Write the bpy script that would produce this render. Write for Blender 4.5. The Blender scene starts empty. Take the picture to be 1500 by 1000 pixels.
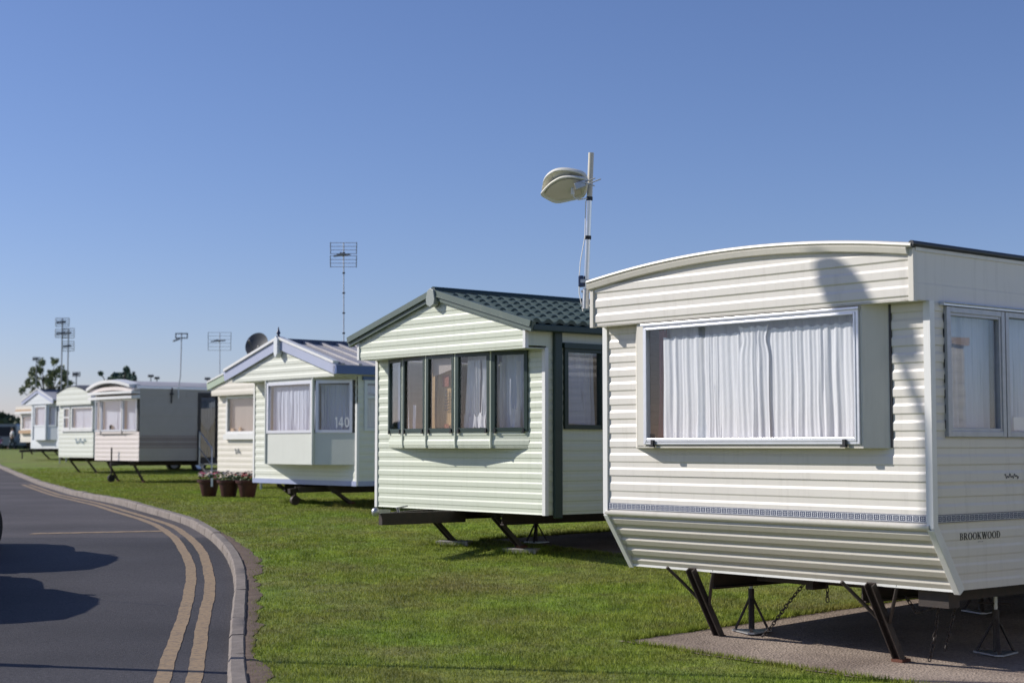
import bpy, bmesh, math, random
import numpy as np
from mathutils import Vector, Matrix
R = math.radians
sc = bpy.context.scene
col = sc.collection

# ------------------------------------------------------------------ camera
F_PX, PITCH, EYE = 2300.0, 0.066, 1.51
cam = bpy.data.cameras.new('camera'); cam_o = bpy.data.objects.new('camera', cam); col.objects.link(cam_o)
cam.sensor_width = 36.0; cam.lens = 36.0*F_PX/1500.0
cam_o.location = (0, 0, EYE); cam_o.rotation_euler = (math.pi/2+PITCH, 0, 0)
cam.clip_start = 0.1; cam.clip_end = 6000
cam.dof.use_dof = True; cam.dof.focus_distance = 13.5; cam.dof.aperture_fstop = 2.6
sc.camera = cam_o
# ------------------------------------------------------------------ sky, sun, exposure
SUN_EL, SUN_AZ = R(31.0), R(12.0)        # light travels to +X, turned SUN_AZ towards the camera
sun_dir = Vector((-math.cos(SUN_AZ)*math.cos(SUN_EL), math.sin(SUN_AZ)*math.cos(SUN_EL), math.sin(SUN_EL)))
world = bpy.data.worlds.new('World'); sc.world = world; world.use_nodes = True
wn = world.node_tree; wn.nodes.clear()
sky = wn.nodes.new('ShaderNodeTexSky'); sky.sky_type = 'NISHITA'; sky.sun_disc = False
sky.sun_elevation = SUN_EL; sky.sun_rotation = math.atan2(sun_dir.x, sun_dir.y)
sky.air_density = 0.95; sky.dust_density = 0.3; sky.ozone_density = 8.0; sky.altitude = 0
bg = wn.nodes.new('ShaderNodeBackground'); bg.inputs['Strength'].default_value = 0.117
wo = wn.nodes.new('ShaderNodeOutputWorld')
wb = wn.nodes.new('ShaderNodeMix'); wb.data_type = 'RGBA'; wb.blend_type = 'MULTIPLY'; wb.inputs[0].default_value = 1.0
wb.inputs[7].default_value = (1.20, 0.945, 0.97, 1)      # even white balance of the whole sky
wn.links.new(sky.outputs[0], wb.inputs[6]); wn.links.new(wb.outputs[2], bg.inputs['Color']); wn.links.new(bg.outputs[0], wo.inputs['Surface'])
sun = bpy.data.lights.new('sun', 'SUN'); sun.energy = 4.6; sun.angle = R(0.5); sun.color = (1.0, 0.95, 0.87)
sun_o = bpy.data.objects.new('sun', sun); col.objects.link(sun_o)
sun_o.rotation_euler = (-sun_dir).to_track_quat('-Z', 'Y').to_euler()
sun_o.location = (-20, 5, 20)
vs = sc.view_settings
vs.view_transform = 'Standard'; vs.look = 'None'; vs.gamma = 1.0; vs.exposure = 0.0; vs.use_curve_mapping = False
sc.render.engine = 'CYCLES'; sc.cycles.diffuse_bounces = 2

# ------------------------------------------------------------------ terrain height and pixel helpers
_KY = [0, 11.5, 19, 29, 47, 59, 72, 100, 130, 400]
_KZ = [0, 0, .29, .50, .42, .52, .95, 1.15, 1.17, 1.17]
_ys = np.arange(-60, 401, 0.25)
_zs = np.interp(_ys, _KY, _KZ)
_ker = np.hanning(17); _ker /= _ker.sum()
_zs = np.convolve(np.pad(_zs, 8, mode='edge'), _ker, 'valid')
def g(y): return float(np.interp(y, _ys, _zs))
def ray(px, py):
    x, y, z = (px-750)/F_PX, 1.0, (500-py)/F_PX
    c, s = math.cos(PITCH), math.sin(PITCH)
    return x, c*y-s*z, s*y+c*z
def ground_at(px, py, off=0.0):
    rx, ry, rz = ray(px, py)
    lo = 4.0
    t = lo
    while t < 300:
        if EYE+t*rz < g(t*ry)+off: break
        t += 0.02
    return (rx*t, ry*t)
def at_depth(px, py, Y):
    rx, ry, rz = ray(px, py); t = Y/ry
    return Vector((rx*t, Y, EYE+rz*t))

# ------------------------------------------------------------------ materials
MATS = {}
def nn(nt, typ, **kw):
    n = nt.nodes.new(typ)
    for k, v in kw.items(): setattr(n, k, v)
    return n
def mat(name, c, rough=0.5, metal=0.0, var=0.0, vscale=3.0, c2=None, bump=0.0, bscale=60.0, spec=0.5, coat=0.0,
        streak=0.0, dirt=(0.25, 0.22, 0.17), aniso=(1, 1, 1)):
    m = bpy.data.materials.new(name); m.use_nodes = True; nt = m.node_tree
    b = nt.nodes['Principled BSDF']
    b.inputs['Roughness'].default_value = rough; b.inputs['Metallic'].default_value = metal
    b.inputs['Specular IOR Level'].default_value = spec; b.inputs['Coat Weight'].default_value = coat
    b.inputs['Base Color'].default_value = (*c, 1)
    tc = nn(nt, 'ShaderNodeTexCoord'); L = nt.links
    mp = nn(nt, 'ShaderNodeMapping'); mp.inputs['Scale'].default_value = aniso
    L.new(tc.outputs['Object'], mp.inputs['Vector'])
    out = None
    if var > 0 or c2:
        n = nn(nt, 'ShaderNodeTexNoise'); n.inputs['Scale'].default_value = vscale; n.inputs['Detail'].default_value = 6
        n.inputs['Roughness'].default_value = 0.62
        L.new(mp.outputs[0], n.inputs['Vector'])
        mr = nn(nt, 'ShaderNodeMapRange'); mr.inputs[1].default_value = 0.3; mr.inputs[2].default_value = 0.7
        L.new(n.outputs['Fac'], mr.inputs[0])
        mx = nn(nt, 'ShaderNodeMix', data_type='RGBA')
        a = c if c2 else tuple(max(0, x*(1-var)) for x in c); bb = c2 if c2 else tuple(min(1, x*(1+var)) for x in c)
        mx.inputs[6].default_value = (*a, 1); mx.inputs[7].default_value = (*bb, 1)
        L.new(mr.outputs[0], mx.inputs[0]); out = mx.outputs[2]
    if streak > 0:
        mp2 = nn(nt, 'ShaderNodeMapping'); mp2.inputs['Scale'].default_value = (9, 9, 0.7)
        L.new(tc.outputs['Object'], mp2.inputs['Vector'])
        n2 = nn(nt, 'ShaderNodeTexNoise'); n2.inputs['Scale'].default_value = 1.6; n2.inputs['Detail'].default_value = 8
        n2.inputs['Roughness'].default_value = 0.7
        L.new(mp2.outputs[0], n2.inputs['Vector'])
        mr2 = nn(nt, 'ShaderNodeMapRange'); mr2.inputs[1].default_value = 0.52; mr2.inputs[2].default_value = 0.8; mr2.inputs[4].default_value = streak
        L.new(n2.outputs['Fac'], mr2.inputs[0])
        mx2 = nn(nt, 'ShaderNodeMix', data_type='RGBA'); mx2.inputs[7].default_value = (*dirt, 1)
        if out: L.new(out, mx2.inputs[6])
        else: mx2.inputs[6].default_value = (*c, 1)
        L.new(mr2.outputs[0], mx2.inputs[0]); out = mx2.outputs[2]
    if out: L.new(out, b.inputs['Base Color'])
    if bump > 0:
        n3 = nn(nt, 'ShaderNodeTexNoise'); n3.inputs['Scale'].default_value = bscale; n3.inputs['Detail'].default_value = 4
        L.new(tc.outputs['Object'], n3.inputs['Vector'])
        bp = nn(nt, 'ShaderNodeBump'); bp.inputs['Strength'].default_value = bump; bp.inputs['Distance'].default_value = 0.01
        L.new(n3.outputs['Fac'], bp.inputs['Height']); L.new(bp.outputs[0], b.inputs['Normal'])
    MATS[name] = m
    return m
def M(n): return MATS[n]
# claddings
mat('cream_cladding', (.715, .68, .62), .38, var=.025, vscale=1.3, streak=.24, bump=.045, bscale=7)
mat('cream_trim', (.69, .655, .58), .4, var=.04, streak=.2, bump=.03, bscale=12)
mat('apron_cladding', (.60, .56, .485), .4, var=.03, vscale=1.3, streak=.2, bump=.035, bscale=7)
mat('white_trim', (.78, .775, .75), .35, var=.03, streak=.15)
mat('green_cladding', (.63, .665, .545), .42, var=.025, vscale=1.2, streak=.26, dirt=(.2, .25, .15), bump=.04, bscale=7)
mat('ivory_cladding', (.70, .715, .62), .42, var=.03, vscale=1.5, streak=.12, dirt=(.25, .27, .2), bump=.03, bscale=8)
mat('ivory_panel', (.66, .675, .61), .45, var=.03, streak=.1)
mat('peach_cladding', (.74, .69, .60), .45, var=.03, streak=.12)
mat('pink_cladding', (.72, .645, .60), .45, var=.03, streak=.1)
mat('beige_cladding', (.40, .375, .345), .5, var=.04, streak=.15)
mat('low_bounce_cladding', (.33, .30, .26), .5, var=.04, streak=.2)  # unseen left wall, darkened to cut light bounced onto the green caravan's side
mat('brown_band', (.27, .225, .21), .5, var=.06)
mat('palegreen_cladding', (.70, .715, .63), .45, var=.03, streak=.1)
mat('bluewhite_cladding', (.72, .75, .76), .45, var=.02, streak=.08)
# trims and metals
mat('aluminium', (.72, .73, .76), .34, metal=.55, var=.05, vscale=20)
mat('aluminium_dull', (.44, .45, .48), .42, metal=.4, var=.08, vscale=20)
mat('galvanised', (.55, .56, .57), .4, metal=.8, var=.15, vscale=25)
mat('chrome_pipe', (.78, .77, .74), .22, metal=1.0, var=.08, vscale=9, aniso=(1, 1, .2))
mat('painted_pipe', (.62, .58, .48), .45, var=.06, vscale=10)
mat('black_plastic', (.018, .018, .02), .45)
mat('rubber', (.02, .02, .02), .75, bump=.05)
mat('dark_gutter', (.035, .037, .042), .45, var=.2)
mat('dark_green', (.022, .045, .036), .42, var=.15, vscale=5)
mat('barge_green', (.10, .135, .115), .42, var=.08, vscale=4, streak=.2)
mat('tile_green', (.072, .105, .092), .5, var=.16, vscale=2.2, bump=.08, bscale=120)
mat('ridge_blue', (.03, .055, .12), .45, var=.1)
mat('barge_blue', (.43, .465, .60), .4, var=.04)
mat('eave_blue', (.085, .14, .30), .42, var=.06)
mat('skirt_blue', (.34, .38, .56), .45, var=.06)
mat('grey_roof', (.46, .44, .44), .5, var=.12, vscale=2, streak=.3)
mat('slate_roof', (.09, .09, .10), .6, var=.15)
mat('cap_grey', (.30, .335, .31), .45, var=.06)
mat('mustard_trim', (.50, .33, .19), .5, var=.05)
mat('sage_trim', (.42, .50, .38), .45, var=.05)
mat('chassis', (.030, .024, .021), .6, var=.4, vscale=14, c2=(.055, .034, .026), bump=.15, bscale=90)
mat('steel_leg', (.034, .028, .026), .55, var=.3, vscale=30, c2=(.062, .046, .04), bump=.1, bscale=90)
mat('rust', (.16, .05, .025), .8, c2=(.06, .025, .018), vscale=30, bump=.3, bscale=100)
mat('dark_hollow', (.02, .02, .02), .9)
mat('interior', (.22, .19, .16), .8, var=.1)
mat('interior_pale', (.45, .42, .38), .8, var=.1)
mat('net_curtain', (.70, .74, .84), .85, var=.07, vscale=8, aniso=(6, 6, .4))
mat('pink_drape', (.33, .10, .13), .85, var=.3, vscale=6, aniso=(6, 6, .5))
mat('print_brick', (.24, .07, .045), .85)
mat('letter_black', (.012, .012, .013), .5)
mat('letter_white', (.85, .86, .88), .5)
mat('letter_grey', (.14, .13, .15), .5)
mat('frieze_blue', (.045, .06, .13), .5)
mat('frieze_pale', (.60, .61, .63), .5)
mat('script_blue', (.56, .66, .74), .5)
mat('dome_plastic', (.82, .79, .69), .33, var=.03, streak=.06)
mat('dome_under', (.74, .67, .58), .45, var=.06)
mat('white_cable', (.78, .77, .74), .5)
mat('blue_clamp', (.03, .05, .12), .4)
mat('dish_dark', (.055, .058, .065), .5, var=.12)
mat('concrete', (.40, .37, .34), .9, var=.2, vscale=12, bump=.5, bscale=70)
mat('terracotta', (.060, .014, .016), .55, var=.25, vscale=6)
mat('soil', (.10, .065, .045), .95, c2=(.17, .12, .09), vscale=9, bump=.8, bscale=40)
mat('leaf', (.06, .11, .03), .6, var=.3, vscale=8)
mat('flower_pink', (.62, .16, .22), .7, var=.2)
mat('flower_cream', (.75, .62, .50), .7, var=.15)
mat('flower_red', (.45, .06, .06), .7, var=.2)
mat('car_red', (.16, .012, .018), .22, coat=.8)
mat('car_far_red', (.38, .02, .025), .25, coat=.8)
mat('car_grey', (.19, .22, .26), .3, coat=.5)
mat('car_blue', (.03, .045, .09), .25, coat=.8)
mat('tyre', (.018, .018, .018), .8)
mat('lamp_white', (.8, .8, .8), .2)
mat('lamp_red', (.4, .02, .02), .25)
mat('skin', (.50, .30, .22), .6)
mat('shirt', (.78, .76, .76), .8, var=.04)
mat('trousers', (.035, .04, .055), .8, var=.2)
mat('hair', (.05, .035, .025), .7)
mat('bark', (.10, .075, .055), .9, var=.3, vscale=20)
mat('sheet_post', (.30, .31, .31), .45, metal=.6)

def glass_mat(name, tint, extra=0.0):
    m = bpy.data.materials.new(name); m.use_nodes = True; nt = m.node_tree; nt.nodes.clear(); L = nt.links
    o = nn(nt, 'ShaderNodeOutputMaterial'); mix = nn(nt, 'ShaderNodeMixShader')
    t = nn(nt, 'ShaderNodeBsdfTransparent'); t.inputs[0].default_value = (*tint, 1)
    gl = nn(nt, 'ShaderNodeBsdfGlossy'); gl.inputs['Roughness'].default_value = 0.0
    lw = nn(nt, 'ShaderNodeLayerWeight'); lw.inputs[0].default_value = .5
    fr = nn(nt, 'ShaderNodeMath', operation='POWER'); fr.inputs[1].default_value = 4.0; L.new(lw.outputs['Facing'], fr.inputs[0])
    ad = nn(nt, 'ShaderNodeMath', operation='MULTIPLY_ADD'); ad.inputs[1].default_value = .9; ad.inputs[2].default_value = .03+extra
    ad.use_clamp = True
    tc = nn(nt, 'ShaderNodeTexCoord'); n3 = nn(nt, 'ShaderNodeTexNoise'); n3.inputs['Scale'].default_value = 2.2
    bp = nn(nt, 'ShaderNodeBump'); bp.inputs['Strength'].default_value = 0.05; bp.inputs['Distance'].default_value = 0.02
    L.new(tc.outputs['Object'], n3.inputs['Vector']); L.new(n3.outputs['Fac'], bp.inputs['Height'])
    L.new(bp.outputs[0], gl.inputs['Normal'])
    L.new(fr.outputs[0], ad.inputs[0]); L.new(ad.outputs[0], mix.inputs[0])
    L.new(t.outputs[0], mix.inputs[1]); L.new(gl.outputs[0], mix.inputs[2]); L.new(mix.outputs[0], o.inputs['Surface'])
    MATS[name] = m
glass_mat('glass', (.965, .97, .975), .015)
glass_mat('glass_side', (.93, .94, .95), .05)
glass_mat('glass_dark', (.55, .57, .60), .06)

def cloth_mat(name, c, trans=.25):
    m = bpy.data.materials.new(name); m.use_nodes = True; nt = m.node_tree; L = nt.links
    b = nt.nodes['Principled BSDF']; o = nt.nodes['Material Output']
    b.inputs['Roughness'].default_value = .9; b.inputs['Specular IOR Level'].default_value = .1
    tc = nn(nt, 'ShaderNodeTexCoord'); mp = nn(nt, 'ShaderNodeMapping'); mp.inputs['Scale'].default_value = (30, 30, 1.5)
    n = nn(nt, 'ShaderNodeTexNoise'); n.inputs['Scale'].default_value = 2; n.inputs['Detail'].default_value = 5
    mr = nn(nt, 'ShaderNodeMapRange'); mr.inputs[3].default_value = .86; mr.inputs[4].default_value = 1.04
    mx = nn(nt, 'ShaderNodeMix', data_type='RGBA', blend_type='MULTIPLY'); mx.inputs[0].default_value = 1
    mx.inputs[6].default_value = (*c, 1)
    L.new(tc.outputs['Object'], mp.inputs[0]); L.new(mp.outputs[0], n.inputs['Vector']); L.new(n.outputs['Fac'], mr.inputs[0])
    L.new(mr.outputs[0], mx.inputs[7]); L.new(mx.outputs[2], b.inputs['Base Color'])
    t = nn(nt, 'ShaderNodeBsdfTranslucent'); L.new(mx.outputs[2], t.inputs[0])
    ms = nn(nt, 'ShaderNodeMixShader'); ms.inputs[0].default_value = trans
    L.new(b.outputs[0], ms.inputs[1]); L.new(t.outputs[0], ms.inputs[2]); L.new(ms.outputs[0], o.inputs['Surface'])
    n3 = nn(nt, 'ShaderNodeTexNoise'); n3.inputs['Scale'].default_value = 18; n3.inputs['Detail'].default_value = 4
    bp = nn(nt, 'ShaderNodeBump'); bp.inputs['Strength'].default_value = .25; bp.inputs['Distance'].default_value = .01
    L.new(tc.outputs['Object'], n3.inputs['Vector']); L.new(n3.outputs['Fac'], bp.inputs['Height']); L.new(bp.outputs[0], b.inputs['Normal'])
    MATS[name] = m
cloth_mat('white_curtain', (.93, .93, .95), .08)
cloth_mat('lace_curtain', (.72, .77, .90), .12)
cloth_mat('tan_curtain', (.56, .385, .20), .10)
cloth_mat('blind_cloth', (.62, .55, .50), .3)
cloth_mat('door_net', (.30, .33, .40), .3)

# ------------------------------------------------------------------ mesh builder
class MB:
    def __init__(s): s.v = []; s.f = []
    def add(s, vs, fs):
        o = len(s.v); s.v += [tuple(p) for p in vs]; s.f += [tuple(i+o for i in f) for f in fs]; return s
    def hexa(s, p):           # p: 4 bottom, 4 top
        return s.add(p, [(0, 3, 2, 1), (4, 5, 6, 7), (0, 1, 5, 4), (1, 2, 6, 5), (2, 3, 7, 6), (3, 0, 4, 7)])
    def box(s, x0, x1, y0, y1, z0, z1):
        return s.hexa([(x0, y0, z0), (x1, y0, z0), (x1, y1, z0), (x0, y1, z0), (x0, y0, z1), (x1, y0, z1), (x1, y1, z1), (x0, y1, z1)])
    def fbox(s, F, a0, a1, d0, d1, z0, z1):
        P = F
        return s.hexa([P(a0, d1, z0), P(a1, d1, z0), P(a1, d0, z0), P(a0, d0, z0), P(a0, d1, z1), P(a1, d1, z1), P(a1, d0, z1), P(a0, d0, z1)])
    def bar(s, a, b, w, h=None, up=(0, 0, 1)):
        h = h or w; a = Vector(a); b = Vector(b); d = (b-a).normalized(); u = Vector(up)
        if abs(d.dot(u)) > .98: u = Vector((0, 1, 0))
        x = d.cross(u).normalized(); y = x.cross(d).normalized()
        c = [(-w/2, -h/2), (w/2, -h/2), (w/2, h/2), (-w/2, h/2)]
        return s.hexa([a+x*i+y*j for i, j in c]+[b+x*i+y*j for i, j in c])
    def tube(s, pts, r, n=8, closed=False, caps=True):
        pts = [Vector(p) for p in pts]; N = len(pts)
        rr = r if isinstance(r, (list, tuple)) else [r]*N
        o = len(s.v); prev = None
        for i, p in enumerate(pts):
            if closed: d = pts[(i+1) % N]-pts[i-1]
            else: d = pts[min(i+1, N-1)]-pts[max(i-1, 0)]
            d.normalize()
            if prev is None:
                u = Vector((0, 0, 1)) if abs(d.z) < .9 else Vector((1, 0, 0))
                x = d.cross(u).normalized()
            else:
                x = (prev-d*prev.dot(d)).normalized()
            prev = x; y = d.cross(x)
            for k in range(n):
                a = 2*math.pi*k/n; s.v.append(tuple(p+(x*math.cos(a)+y*math.sin(a))*rr[i]))
        M_ = N if closed else N-1
        for i in range(M_):
            j = (i+1) % N
            for k in range(n):
                k2 = (k+1) % n
                s.f.append((o+i*n+k, o+i*n+k2, o+j*n+k2, o+j*n+k))
        if caps and not closed:
            s.f.append(tuple(o+k for k in range(n))[::-1]); s.f.append(tuple(o+(N-1)*n+k for k in range(n)))
        return s
    def lathe(s, prof, n=16, c=(0, 0, 0), ax=None):
        o = len(s.v); Mx = ax or Matrix.Identity(3)
        for r, z in prof:
            for k in range(n):
                a = 2*math.pi*k/n; s.v.append(tuple(Vector(c)+Mx @ Vector((r*math.cos(a), r*math.sin(a), z))))
        for i in range(len(prof)-1):
            for k in range(n):
                k2 = (k+1) % n; s.f.append((o+i*n+k, o+i*n+k2, o+(i+1)*n+k2, o+(i+1)*n+k))
        return s
    def grid(s, P, nu, nv):   # P(i,j)
        o = len(s.v)
        for i in range(nu):
            for j in range(nv): s.v.append(tuple(P(i, j)))
        for i in range(nu-1):
            for j in range(nv-1): s.f.append((o+i*nv+j, o+(i+1)*nv+j, o+(i+1)*nv+j+1, o+i*nv+j+1))
        return s
    def prism(s, poly, f0, f1):   # poly list of 2D; f0,f1 map 2D->3D
        n = len(poly); o = len(s.v)
        s.v += [tuple(f0(*p)) for p in poly]+[tuple(f1(*p)) for p in poly]
        s.f.append(tuple(o+i for i in range(n))[::-1]); s.f.append(tuple(o+n+i for i in range(n)))
        for i in range(n): j = (i+1) % n; s.f.append((o+i, o+j, o+n+j, o+n+i))
        return s
    def mesh(s, name, m, smooth=None, recalc=True):
        me = bpy.data.meshes.new(name); me.from_pydata(s.v, [], s.f); me.update()
        if recalc:
            bm = bmesh.new(); bm.from_mesh(me)
            bmesh.ops.remove_doubles(bm, verts=bm.verts, dist=1e-5)
            bmesh.ops.recalc_face_normals(bm, faces=bm.faces); bm.to_mesh(me); bm.free()
        if smooth is not None:
            me.polygons.foreach_set('use_smooth', [True]*len(me.polygons)); me.set_sharp_from_angle(angle=R(smooth))
        if m: me.materials.append(M(m) if isinstance(m, str) else m)
        return me
    def build(s, name, m, parent=None, smooth=None, loc=None, bevel=0, recalc=True):
        o = bpy.data.objects.new(name, s.mesh(name, m, smooth, recalc)); col.objects.link(o)
        if loc: o.location = loc
        if parent is not None:
            o.parent = parent
        if bevel:
            md = o.modifiers.new('bevel', 'BEVEL'); md.width = bevel; md.segments = 2; md.limit_method = 'ANGLE'; md.angle_limit = R(40)
        return o
def tag(o, label=None, cat=None, group=None, kind=None):
    if label: o['label'] = label
    if cat: o['category'] = cat
    if group: o['group'] = group
    if kind: o['kind'] = kind
    return o
def empty(name, loc, rz=0):
    o = bpy.data.objects.new(name, None); col.objects.link(o); o.location = loc; o.rotation_euler = (0, 0, rz); o.empty_display_size = .2
    return o
def struct(o): o['kind'] = 'structure'; return o
rnd = random.Random(7)

# ------------------------------------------------------------------ terrain, road, kerb
mb = MB()
xs = [-1500, -400, -150, -80, -50, -30, -20, -12, -6, 0, 6, 12, 20, 40, 100, 400, 1500]
yl = [-60, -20, -5, 5, 9, 11, 13, 15, 17, 19, 22, 25, 29, 35, 41, 47, 53, 59, 65, 72, 80, 90, 100, 130, 200, 400, 900, 1800]
mb.grid(lambda i, j: (xs[i], yl[j], g(yl[j])-.32), len(xs), len(yl))
terrain = struct(mb.build('terrain', None, smooth=60))

kerb_px = [(0, 686), (19, 694), (60, 711), (105, 725), (144, 733), (192, 744.5), (237, 757), (275, 769), (307, 789), (329, 813), (340, 837), (343.5, 866), (341, 888), (338, 914), (334.5, 952), (332, 1000)]
ROAD_D = .10
kp = [ground_at(x, y, -ROAD_D) for x, y in kerb_px]
kp = kp[::-1]                                   # near -> far
d0 = np.array(kp[0])-np.array(kp[2]); d0 /= np.linalg.norm(d0)
near_ext = [tuple(np.array(kp[0])+d0*t+np.array([.012*t*t, 0])) for t in (14, 9, 5, 2)]
d1 = np.array(kp[-1])-np.array(kp[-3]); d1 /= np.linalg.norm(d1)
far_ext = [tuple(np.array(kp[-1])+d1*t) for t in (8, 20, 45, 90)]
ctrl = np.array(near_ext+kp+far_ext)
# smooth resample
cl = np.concatenate([[0], np.cumsum(np.linalg.norm(np.diff(ctrl, axis=0), axis=1))])
S = np.arange(0, cl[-1], .15)
kx = np.interp(S, cl, ctrl[:, 0]); ky = np.interp(S, cl, ctrl[:, 1])
def sm(a, n):
    k = np.hanning(n+2)[1:-1]; k /= k.sum(); return np.convolve(np.pad(a, n//2, mode='reflect', reflect_type='odd'), k, 'valid')
kx, ky = sm(kx, 21), sm(ky, 21)
tx, ty = np.gradient(kx), np.gradient(ky); tl = np.hypot(tx, ty); tx /= tl; ty /= tl
nxr, nyr = ty, -tx                               # to the right (grass side) when walking away from the camera
KN = len(kx)
def kerb_off(i, d): return (kx[i]+nxr[i]*d, ky[i]+nyr[i]*d)
# asphalt material
def asphalt(nm='asphalt', ca=(.026, .0245, .028, 1), cb=(.094, .087, .092, 1)):
    m = bpy.data.materials.new(nm); m.use_nodes = True; nt = m.node_tree; L = nt.links; b = nt.nodes['Principled BSDF']
    b.inputs['Roughness'].default_value = .78; b.inputs['Specular IOR Level'].default_value = .35
    tc = nn(nt, 'ShaderNodeTexCoord')
    a = nn(nt, 'ShaderNodeTexNoise'); a.inputs['Scale'].default_value = 48; a.inputs['Detail'].default_value = 5; a.inputs['Roughness'].default_value = .75
    c = nn(nt, 'ShaderNodeTexNoise'); c.inputs['Scale'].default_value = .35; c.inputs['Detail'].default_value = 5
    v = nn(nt, 'ShaderNodeTexVoronoi'); v.inputs['Scale'].default_value = 85
    for n in (a, c, v): L.new(tc.outputs['Object'], n.inputs['Vector'])
    r = nn(nt, 'ShaderNodeValToRGB'); r.color_ramp.elements[0].color = ca; r.color_ramp.elements[1].color = cb
    r.color_ramp.elements[0].position = .35; r.color_ramp.elements[1].position = .75
    L.new(a.outputs['Fac'], r.inputs[0])
    mr = nn(nt, 'ShaderNodeMapRange'); mr.inputs[1].default_value = .35; mr.inputs[2].default_value = .65; mr.inputs[3].default_value = .76; mr.inputs[4].default_value = 1.36
    L.new(c.outputs['Fac'], mr.inputs[0])
    mx = nn(nt, 'ShaderNodeMix', data_type='RGBA', blend_type='MULTIPLY'); mx.inputs[0].default_value = 1
    L.new(r.outputs[0], mx.inputs[6]); L.new(mr.outputs[0], mx.inputs[7])
    L.new(mx.outputs[2], b.inputs['Base Color'])
    bp = nn(nt, 'ShaderNodeBump'); bp.inputs['Strength'].default_value = .5; bp.inputs['Distance'].default_value = .006
    L.new(v.outputs['Distance'], bp.inputs['Height']); L.new(bp.outputs[0], b.inputs['Normal'])
    MATS[nm] = m
asphalt()
asphalt('old_asphalt', (.050, .045, .047, 1), (.125, .110, .108, 1))
mb = MB()
idx = list(range(0, KN, 4))
def road_P(i, j):
    k = idx[i]; x0, y0 = kerb_off(k, .06)
    xl = -12-.36*max(y0, 0)-4
    f = [0, .04, .12, .3, .6, 1][j]
    x = x0*(1-f)+min(xl, x0-8)*f
    return (x, y0, g(y0)-ROAD_D)
mb.grid(road_P, len(idx), 6)
road = struct(mb.build('road', 'asphalt', smooth=80)); road.data.materials.append(M('old_asphalt'))
for p_ in road.data.polygons:
    if p_.center.y > 21.55: p_.material_index = 1

# painted lines
def paint():
    m = bpy.data.materials.new('yellow_paint'); m.use_nodes = True; nt = m.node_tree; L = nt.links; b = nt.nodes['Principled BSDF']
    b.inputs['Roughness'].default_value = .75
    tc = nn(nt, 'ShaderNodeTexCoord'); a = nn(nt, 'ShaderNodeTexNoise'); a.inputs['Scale'].default_value = 22; a.inputs['Detail'].default_value = 6; a.inputs['Roughness'].default_value = .7
    L.new(tc.outputs['Object'], a.inputs['Vector'])
    r = nn(nt, 'ShaderNodeValToRGB'); r.color_ramp.elements[0].color = (.18, .135, .095, 1); r.color_ramp.elements[1].color = (.34, .238, .135, 1)
    r.color_ramp.elements[0].position = .36; r.color_ramp.elements[1].position = .54
    L.new(a.outputs['Fac'], r.inputs[0]); L.new(r.outputs[0], b.inputs['Base Color'])
    bp = nn(nt, 'ShaderNodeBump'); bp.inputs['Strength'].default_value = .3; bp.inputs['Distance'].default_value = .004
    L.new(a.outputs['Fac'], bp.inputs['Height']); L.new(bp.outputs[0], b.inputs['Normal'])
    MATS['yellow_paint'] = m
paint()
i_far = int(np.argmin(abs(ky-48)))
for off in (.235, .435):
    mb = MB(); ids = list(range(0, i_far))
    ph = rnd.random()*9
    def P(i, j):
        k = ids[i]; wob = .008*math.sin(k*.08+ph)+.005*math.sin(k*.23+ph*2)
        x, y = kerb_off(k, -(off+wob+(.055+.003*math.sin(k*.7+j*3)+.003*math.sin(k*2.1+j))*(1 if j else -1))); return (x, y, g(y)-ROAD_D+.004)
    mb.grid(P, len(ids), 2); struct(mb.build('painted_line', 'yellow_paint'))
pa, pb = ground_at(46, 781.5, -ROAD_D), ground_at(246, 777.5, -ROAD_D)
mb = MB()
def P(i, j):
    t = i/20; x = pa[0]+(pb[0]-pa[0])*t; y = pa[1]+(pb[1]-pa[1])*t+(.13 if j else -.13)*(.8+.2*math.sin(i*2.1)); return (x, y, g(y)-ROAD_D+.0045)
mb.grid(P, 21, 2); struct(mb.build('painted_line', 'yellow_paint'))

# kerb: bed plus single stones
mat('kerb_stone', (.165, .14, .122), .9, c2=(.26, .222, .195), vscale=7, bump=.45, bscale=60)
mat('kerb_bed', (.16, .13, .11), .95, var=.2, vscale=9, bump=.5)
mb = MB()
def P(i, j):
    k = idx[i]; x, y = kerb_off(k, [.02, .02, .13, .13][j]); return (x, y, g(y)+[-ROAD_D-.05, -.012, -.012, -ROAD_D-.05][j])
mb.grid(P, len(idx), 4); bed = struct(mb.build('kerb', 'kerb_bed', smooth=30))
mb = MB().box(-.45, .45, 0, .125, -ROAD_D-.04, .012)
stone_meshes = []
for t in range(4):
    bm_ = MB()
    r2 = random.Random(t+40)
    for (x0, x1) in [(-.444, .444)]:
        pts = []
        prof = [(.0, -ROAD_D-.04), (.004, -.012), (.022, .010), (.112, .012), (.125, 0), (.125, -ROAD_D-.04)]
        nst = 5
        bm_.grid(lambda i, j: (x0+(x1-x0)*i/(nst-1), prof[j][0]+r2.uniform(-.003, .003), prof[j][1]+(r2.uniform(-.004, .003) if 0 < j < 5 else 0)), nst, 6)
        n6 = len(prof); bm_.f.append(tuple(range(n6))); bm_.f.append(tuple(range((nst-1)*n6, nst*n6))[::-1])
    stone_meshes.append(bm_.mesh('kerb_stone', 'kerb_stone', 35))
step = .9; n_st = 0
s_here = 0
i_end = int(np.argmin(abs(ky-75)))
k = 0
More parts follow.
